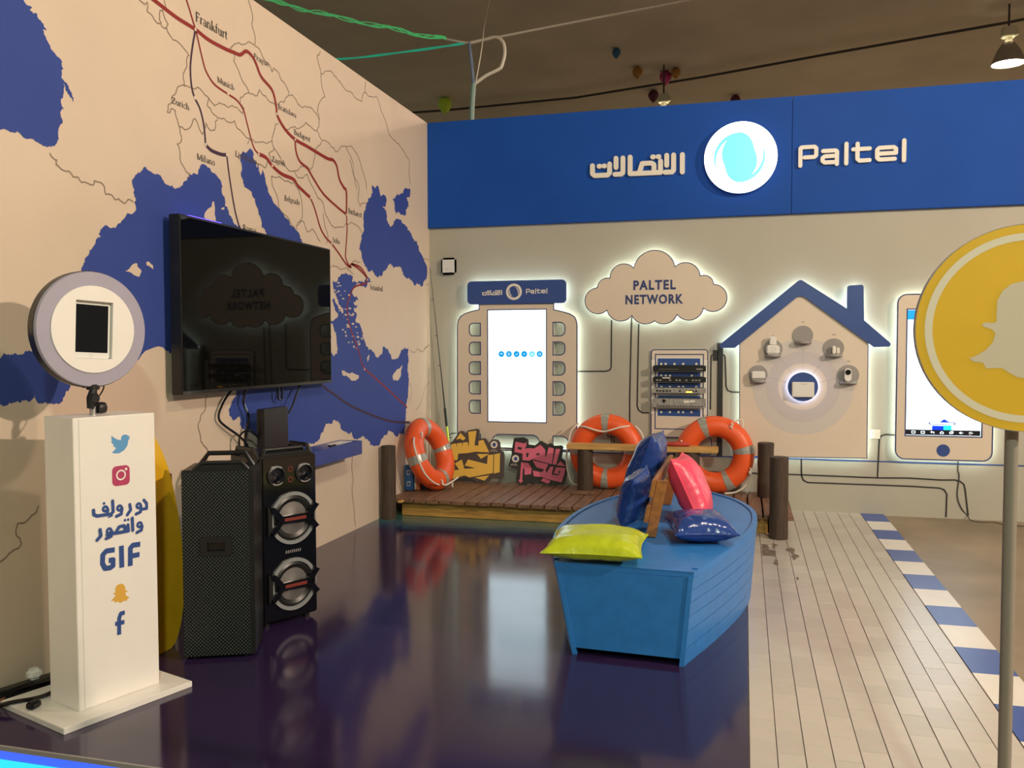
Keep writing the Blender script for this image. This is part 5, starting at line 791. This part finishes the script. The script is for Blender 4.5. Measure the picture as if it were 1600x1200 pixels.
# ---------------- boxes and rods in the corner
for k, (x0, x1, y0, y1, h, m, lb) in enumerate(((.012, .095, 7.86, 8.02, .245, 'bookb', 'blue box with white letters standing on the dock by the map wall'), (.10, .155, 7.89, 8.04, .235, 'booko', 'narrow orange and white box beside the blue box'), (.16, .215, 7.93, 8.05, .18, 'bookn', 'dark box nearest the corner lifebuoy'))):
    t = thing('carton', lb, 'box', ((x0+x1)/2, (y0+y1)/2, ZD)); MB().box(x0, x1, y0, y1, ZD+.002, ZD+h).build('body', m, t, bevel=.002)
    f = lambda u, v, d: Vector((u, y0-d, v))
    if k == 0:
        mb = MB()
        for z in (ZD+.04, ZD+.15): put_text(mb, 'CT', x0+.018, z, .045, .05, f, .001, bold=.02)
        mb.build('lettering', 'cream', t)
    if k == 1: MB().prism([[(x0, ZD+.01), (x0+.018, ZD+.01), (x0+.018, ZD+h-.005), (x0, ZD+h-.005)]], f, .001).build('white_band', 'cream', t)
t = thing('fishing_rod', 'black and lime fishing rod leaning in the corner', 'fishing rod', (.275, 8.525, ZD)); p0 = Vector((.018, 8.58, 2.392)); p1 = Vector((.275, 8.525, ZD+.003))
L_ = lambda q: p0.lerp(p1, q)
MB().tube([L_(0), L_(.5), L_(.70)], [.003, .006, .009], 8).build('rod_blank', 'rod', t); MB().tube([L_(.70), L_(1)], .011, 8).build('handle', 'rodg', t); MB().tube([L_(.66), L_(.745)], .015, 8).build('reel_seat', 'rod', t)
for q in (.15, .32, .46): MB().ribbon([(0, 0), (.02, 0)], .008, lambda u, v, d: L_(q)+Vector((-u, -.004, v)), 0).tube([L_(q), L_(q)+Vector((-.025, -.005, 0))], .003, 5).build('line_guide', 'rod', t)
tag(MB().tube([(.008, 8.56, 1.35), (.02, 8.52, .95), (.035, 8.47, .55), (.05, 8.44, ZD)], [.002, .003, .004, .006], 6).build('thin_rod', 'rod'), 'thin dark rod standing in the corner behind the lifebuoy', 'rod')

# ================================================================== BOAT SEAT
BT = .47; DL = [(2.28, 4.27), (2.20, 4.55), (2.142, 4.90), (2.120, 5.26), (2.137, 5.62), (2.195, 5.96), (2.29, 6.25), (2.43, 6.52), (2.58, 6.74), (2.705, 6.90)]
DR = [(2.975, 4.235), (3.07, 4.53), (3.165, 4.87), (3.25, 5.25), (3.288, 5.62), (3.268, 5.98), (3.16, 6.34), (2.975, 6.62), (2.83, 6.79), (2.705, 6.90)]
def dens(P, n=4): return [(v.x, v.y) for v in smooth_path([(a, b, 0) for a, b in P], n)]
Lh, Rh = dens(DL), dens(DR); CX = 2.70
def at(pt, z):                                                          # hull flares outwards with height
    q = 1-z/BT; y = pt[1]; e = max(0, (y-6.2)/.7); s_ = min(1, max(0, (y-4.25)/1.0)); ix = ((.092 if pt[0] < CX else .048)*(1-s_)+(.07 if pt[0] < CX else .035)*s_)*q; return Vector((pt[0]+(ix if pt[0] < CX else -ix)*min(1, abs(pt[0]-CX)/.3), y-.30*q*e*e, z))
t = thing('boat_bench', 'light blue rowing boat seat on the glossy purple floor', 'boat', (2.7, 5.5, 0))
zs = [.0, .085, .17, .245, .315, .375, .44]
for side, P in (('l', Lh), ('r', Rh)):
    for k in range(6):                                                  # lapped hull planks
        z0, z1 = zs[k]+.0015, zs[k+1]-.0015; vs = []; fs = []; n = len(P)
        for i, p in enumerate(P):
            sg = -1 if side == 'l' else 1; a, b = at(p, z0), at(p, z1); rise = .0
            if k == 0: a.z = .0+.05*max(0, (p[1]-6.0)/.9)**2
            vs += [a, b, a+Vector((-sg*.016, 0, 0)), b+Vector((-sg*.016, 0, 0))]
        for i in range(n-1):
            o = i*4; q = o+4; fs += [(o, q, q+1, o+1), (o+2, o+3, q+3, q+2), (o, o+2, q+2, q), (o+1, q+1, q+3, o+3)]
        fs += [(0, 1, 3, 2), (4*n-4, 4*n-2, 4*n-1, 4*n-3)]
        MB().add(vs, fs).build('hull_plank', 'boat', t, smooth=True)
dk = MB(); out = Lh+Rh[::-1][1:]; dk.prism([out], lambda u, v, d: Vector((u, v, d)), (.44, BT-.004)); dk.build('deck', 'boat', t, bevel=.004)
MB().ribbon(inset([Vector((p[0], p[1])) for p in out], .035)[2:-2], .006, lambda u, v, d: Vector((u, v, BT+d)), -.0032).build('deck_groove', 'boatd', t)
MB().ribbon(inset([Vector((p[0], p[1])) for p in out], .016)[1:-1], .030, lambda u, v, d: Vector((u, v, BT+d)), (-.006, .002)).build('rim', 'boat', t)
tl = [at(DL[0], .035), at(DR[0], .035), at(DR[0], .44), at(DL[0], .44)]; tr_ = MB()
tr_.add([p+Vector((0, d, 0)) for d in (.0, .02) for p in tl], [(0, 1, 2, 3), (7, 6, 5, 4), (0, 4, 5, 1), (1, 5, 6, 2), (2, 6, 7, 3), (3, 7, 4, 0)]); tr_.build('transom', 'boat', t)
for P in (DL, DR):
    a, b = at(P[0], 0), at(P[0], .44); sg = 1 if P is DL else -1
    MB().add([a+Vector((0, -.004, 0)), a+Vector((sg*.024, -.004, 0)), b+Vector((sg*.024, -.004, 0)), b+Vector((0, -.004, 0)), a+Vector((0, .03, 0)), a+Vector((sg*.024, .03, 0)), b+Vector((sg*.024, .03, 0)), b+Vector((0, .03, 0))], [(0, 1, 2, 3), (7, 6, 5, 4), (0, 4, 5, 1), (1, 5, 6, 2), (2, 6, 7, 3), (3, 7, 4, 0)]).build('corner_board', 'boat', t)
# backrest
t = thing('slatted_backrest', 'varnished wooden slatted backrest along the middle of the boat', 'backrest', (2.70, 5.5, BT)); lean = .2
def lb(x, y, z): return Vector((x+(z-BT)*lean, y, z))
def lbox(mb, x0, x1, y0, y1, z0, z1): return mb.add([lb(*p) for p in ((x0,y0,z0),(x1,y0,z0),(x1,y1,z0),(x0,y1,z0),(x0,y0,z1),(x1,y0,z1),(x1,y1,z1),(x0,y1,z1))], [(3,2,1,0),(4,5,6,7),(0,1,5,4),(1,2,6,5),(2,3,7,6),(3,0,4,7)])
for y in (4.945, 6.0): lbox(MB(), 2.664, 2.722, y, y+.035, BT+.001, .795).build('upright', 'teak', t, bevel=.002)
for z0, z1 in ((.555, .655), (.70, .803)): lbox(MB(), 2.636, 2.662, 4.925, 6.12, z0, z1).build('slat', 'teak', t, bevel=.003)
# ---------------- cushions
def cushion(label, m, c, ax, ay, w_, h_, th, seed, sag=0.0):
    ax = Vector(ax).normalized(); ay = Vector(ay); ay = (ay-ax*ay.dot(ax)).normalized(); az = ax.cross(ay); n = 32; rr = random.Random(seed); off = Vector((rr.random()*9, rr.random()*9, 3)); vs = []; fs = []
    t = thing('scatter_cushion', label, 'cushion', c, group='vinyl cushions on the boat')
    for s in (1, -1):
        for i in range(n+1):
            for j in range(n+1):
                u = -1+2*i/n; v = -1+2*j/n; pin = 1-.10*(1-abs(u)**2.5)*0-.085*(math.cos(u*PI/2))*abs(v)**3-.0
                pv = 1-.085*math.cos(u*PI/2)*abs(v)**3; pu = 1-.085*math.cos(v*PI/2)*abs(u)**3
                e = ((1-u**4)*(1-v**4))**.55*(1-.25*(u*u+v*v)/2); wr = noise.noise(Vector((u*2.2, v*2.2, s))+off)*.10*e+noise.noise(Vector((u*7, v*7, s*2))+off)*.16*(1-e)*min(1, e*4)-abs(noise.noise(Vector((u*3.1, v*3.1, 7*s))+off))*.07*e
                zz = s*th/2*(e+wr)
                if s == -1 and sag: zz *= (1-sag)
                vs.append(Vector(c)+ax*u*pu*w_/2+ay*v*pv*h_/2+az*zz)
    N = (n+1)**2
    for i in range(n):
        for j in range(n):
            a = i*(n+1)+j; q = (a, a+n+1, a+n+2, a+1); fs += [q, tuple(x+N for x in reversed(q))]
    b = MB().add(vs, fs).build('cover', m, t, smooth=True)
    bm = bmesh.new(); bm.from_mesh(b.data); bmesh.ops.remove_doubles(bm, verts=bm.verts, dist=1e-5); bm.to_mesh(b.data); bm.free()
    edge = [Vector(c)+ax*u*(1-.085*math.cos(v*PI/2)*abs(u)**3)*w_/2+ay*v*(1-.085*math.cos(u*PI/2)*abs(v)**3)*h_/2 for u, v in [(-1+2*k/16, -1) for k in range(16)]+[(1, -1+2*k/16) for k in range(16)]+[(1-2*k/16, 1) for k in range(16)]+[(-1, 1-2*k/16) for k in range(16)]]
    MB().tube(edge, .0045, 6, closed=True).build('seam', m, t, smooth=True)
    return t
cushion('lime green cushion lying at the near left corner of the boat', 'lime', (2.468, 4.425, BT+.066), (.47, .02, 0), (-.04, .46, .015), .50, .47, .155, 1, .25)
cushion('blue cushion lying flat on the right of the boat below the pink one', 'cblue', (2.965, 4.985, BT+.068), (.32, .08, 0), (.05, .42, .01), .345, .42, .17, 2, .25)
cushion('pink cushion leaning on the right side of the backrest', 'pink', (2.885, 5.50, BT+.205), (.10, .95, 0), (-.40, .06, .88), .40, .43, .19, 3)
cushion('blue cushion standing highest on the left side of the backrest', 'cblue', (2.56, 5.86, BT+.272), (.10, .95, 0), (.34, .02, .93), .40, .50, .20, 4)
cushion('dark blue cushion propped near the lower slat with one corner up', 'cblue', (2.560, 5.28, BT+.172), (.12, .80, .10), (.22, -.14, .92), .33, .315, .17, 5)

# ================================================================== ROUND SIGN ON A POLE
sc_, sa = Vector(SIGN['c']), SIGN['a']; sn = Vector((math.cos(sa), math.sin(sa), 0)); stt = Vector((-sn.y, sn.x, 0)); fS = lambda u, v, d: sc_+stt*u+Vector((0, 0, v))+sn*d
t = thing('round_pole_sign', 'round yellow sign with a pale ghost on a grey pole', 'sign', (sc_.x-.02, sc_.y+.05, -.2))
b = MB().prism([circ(0, 0, .2775, 72)], fS, (-.032, 0)).build('disc', 'sign', t); MB().prism([circ(0, 0, .2785, 72), circ(0, 0, .2765, 72)], fS, (-.033, .0)).build('rim_edge', mat('sign_edge', (.42, .36, .38), .5), b)
MB().prism([circ(0, 0, .254, 72), circ(0, 0, .2345, 72)], fS, .0008).build('pale_ring', mat('sign_ring_cream', (.90, .76, .60), .45), b)
gp = [(u, v) for u, v in SIGN['ghost']]; gh = gp+[(-u-.004, v) for u, v in gp[::-1]]
MB().prism([gh], fS, .0008).build('ghost_emblem', mat('ghost_cream', (.76, .62, .48), .45), b)
pp = sc_-sn*.055+stt*(-.022)
MB().tube([Vector((pp.x, pp.y, -.2)), Vector((pp.x, pp.y, 1.72))], .0172, 20).build('pole', 'pipe', t, smooth=True); MB().lathe([(.18, -.2), (.18, -.19), (.17, -.185), (.02, -.18)], 32, Matrix.Translation((pp.x, pp.y, 0))).build('base', 'pipe', t, smooth=True)
MB().box(-.05, .05, -.02, .02, -.06, .06, Matrix.Translation(sc_-sn*.04) @ Matrix.Rotation(sa+PI/2, 4, 'Z')).build('clamp', 'pipe', t)

# ================================================================== OVERHEAD
CONDUIT = [[-7.9, 13.9, 5.5]]+CONDUIT+[[9.5, 10.6, 5.5], [15.9, 8.4, 5.5]]; ROPE_G = [[-2.9, 8.8, 5.6], [-2.5, 8.8, 5.58]]+ROPE_G[1:]; ROPE_W = ROPE_W+[[5.2, 8.8, 5.25], [7.5, 8.8, 5.59]]; ROPE_T = [[-4.2, 8.8, 5.59], [-3.0, 8.8, 5.0]]+ROPE_T; STRING = [[.68, 8.77, 5.6]]+STRING
tag(MB().tube(CONDUIT, .018, 8).build('ceiling_conduit', 'ceil_dark'), 'thin dark conduit running along under the ceiling', 'conduit')
rg = random.Random(8)
def strands(name, label, pts, m, n, sp, r):
    t = thing(name, label, 'light rope', tuple(pts[0]))
    for k in range(n):
        ph = rg.uniform(0, 6); P = []
        for i, p in enumerate(smooth_path(pts, 5)): P.append(p+Vector((0, math.sin(i*.9+ph), math.cos(i*.75+ph*1.7)))*sp)
        MB().tube(P, r, 5).build('strand', m, t)
    return t
strands('light_rope', 'glowing green light rope stretched above the map wall', ROPE_G, 'ropeg', 5, .020, .0055); strands('light_rope', 'teal light rope below the green one above the map wall', ROPE_T, 'ropet', 2, .006, .008)
cord('overhead_cable', 'pale cable running right from the green light rope', ROPE_W, .013, 'cable'); cord('overhead_cable', 'pale cable loop hanging below the overhead cable', LOOP, .018, 'cable')
t = thing('hanging_cable', 'blue and teal cable dropping behind the blue fascia', 'cable', tuple(DOWN[0])); MB().tube(smooth_path(DOWN[:3], 4), .018, 8).build('upper_length', 'cablen', t); MB().tube(smooth_path(DOWN[2:], 4), .028, 8).build('lower_length', 'cablet', t)
cord('overhead_string', 'thin pale string rising from the hanging cable to the ceiling', STRING, .006, 'cable')
bl = ('small blue balloon floating under the ceiling', 'orange balloon floating left of the magenta one', 'orange balloon floating right of the magenta one', 'magenta balloon floating just above the fascia lamp', 'plum balloon left of the fascia lamp', 'plum balloon peeping over the top of the blue fascia', 'lime balloon floating above the corner of the map wall')
for k, (p, m, r) in enumerate(zip(BALLOONS, ('bal_b', 'bal_o', 'bal_o', 'bal_m', 'bal_d', 'bal_d', 'bal_g'), (.06, .075, .07, .09, .085, .08, .115))):
    t = thing('balloon', bl[k], 'balloon', tuple(p), group='balloons under the ceiling'); c = Matrix.Translation(p)
    MB().lathe([(.001, -1.18*r), (.25*r, -1.1*r), (.62*r, -.75*r), (.92*r, -.25*r), (r, .15*r), (.88*r, .6*r), (.55*r, .92*r), (.001, 1.05*r)], 20, c, caps=False).build('skin', m, t, smooth=True)
    MB().lathe([(.02*r, -1.12*r), (.16*r, -1.32*r), (.02*r, -1.3*r)], 10, c, caps=False).build('knot', m, t)
    if k == 6: MB().tube(smooth_path([Vector(p)+Vector(q) for q in ((0, 0, -1.3*r), (.02, 0, -.15), (-.03, 0, -.18), (-.01, 0, -.22), (0, 0, -.45))], 4), .005, 5).build('string', 'cable', t)
def high_bay(x, y, z, watts, colour, label):
    t = thing('high_bay_lamp', label, 'lamp', (x, y, z), group='bell lamps of the hall'); c = Matrix.Translation((x, y, z))
    MB().lathe([(.185, .0), (.182, .02), (.13, .15), (.075, .235), (.06, .25), (.06, .245), (.07, .23), (.125, .145), (.176, .02), (.18, .0)], 32, c, caps=False).build('reflector', 'steel', t, smooth=True)
    MB().lathe([(.04, .25), (.04, .31), (.03, .32)], 16, c).build('neck', 'lamp', t, smooth=True); MB().box(-.075, .075, -.06, .06, .31, .43, c).build('ballast_box', 'lamp', t, bevel=.01); MB().box(.07, .1, -.03, .03, .33, .39, c).build('terminal_box', 'lamp', t, bevel=.005)
    MB().tube([(x, y, z+.42), (x, y, 5.6)], .012, 8).build('hanger', 'ceil_dark', t); MB().lathe([(.17, .012), (.14, .004), (.001, .0)], 28, c, caps=False).build('lens', 'bulb', t, smooth=True)
    ld = bpy.data.lights.new('lamp_light', 'SPOT'); ld.energy = watts*10; ld.color = colour; ld.shadow_soft_size = .16; ld.spot_size = math.radians(180); ld.spot_blend = .03
    lo = bpy.data.objects.new('lamp_light', ld); COL.objects.link(lo); lo.parent = t; lo.location = (0, 0, -.03)
for a in LAMPS: high_bay(*a)
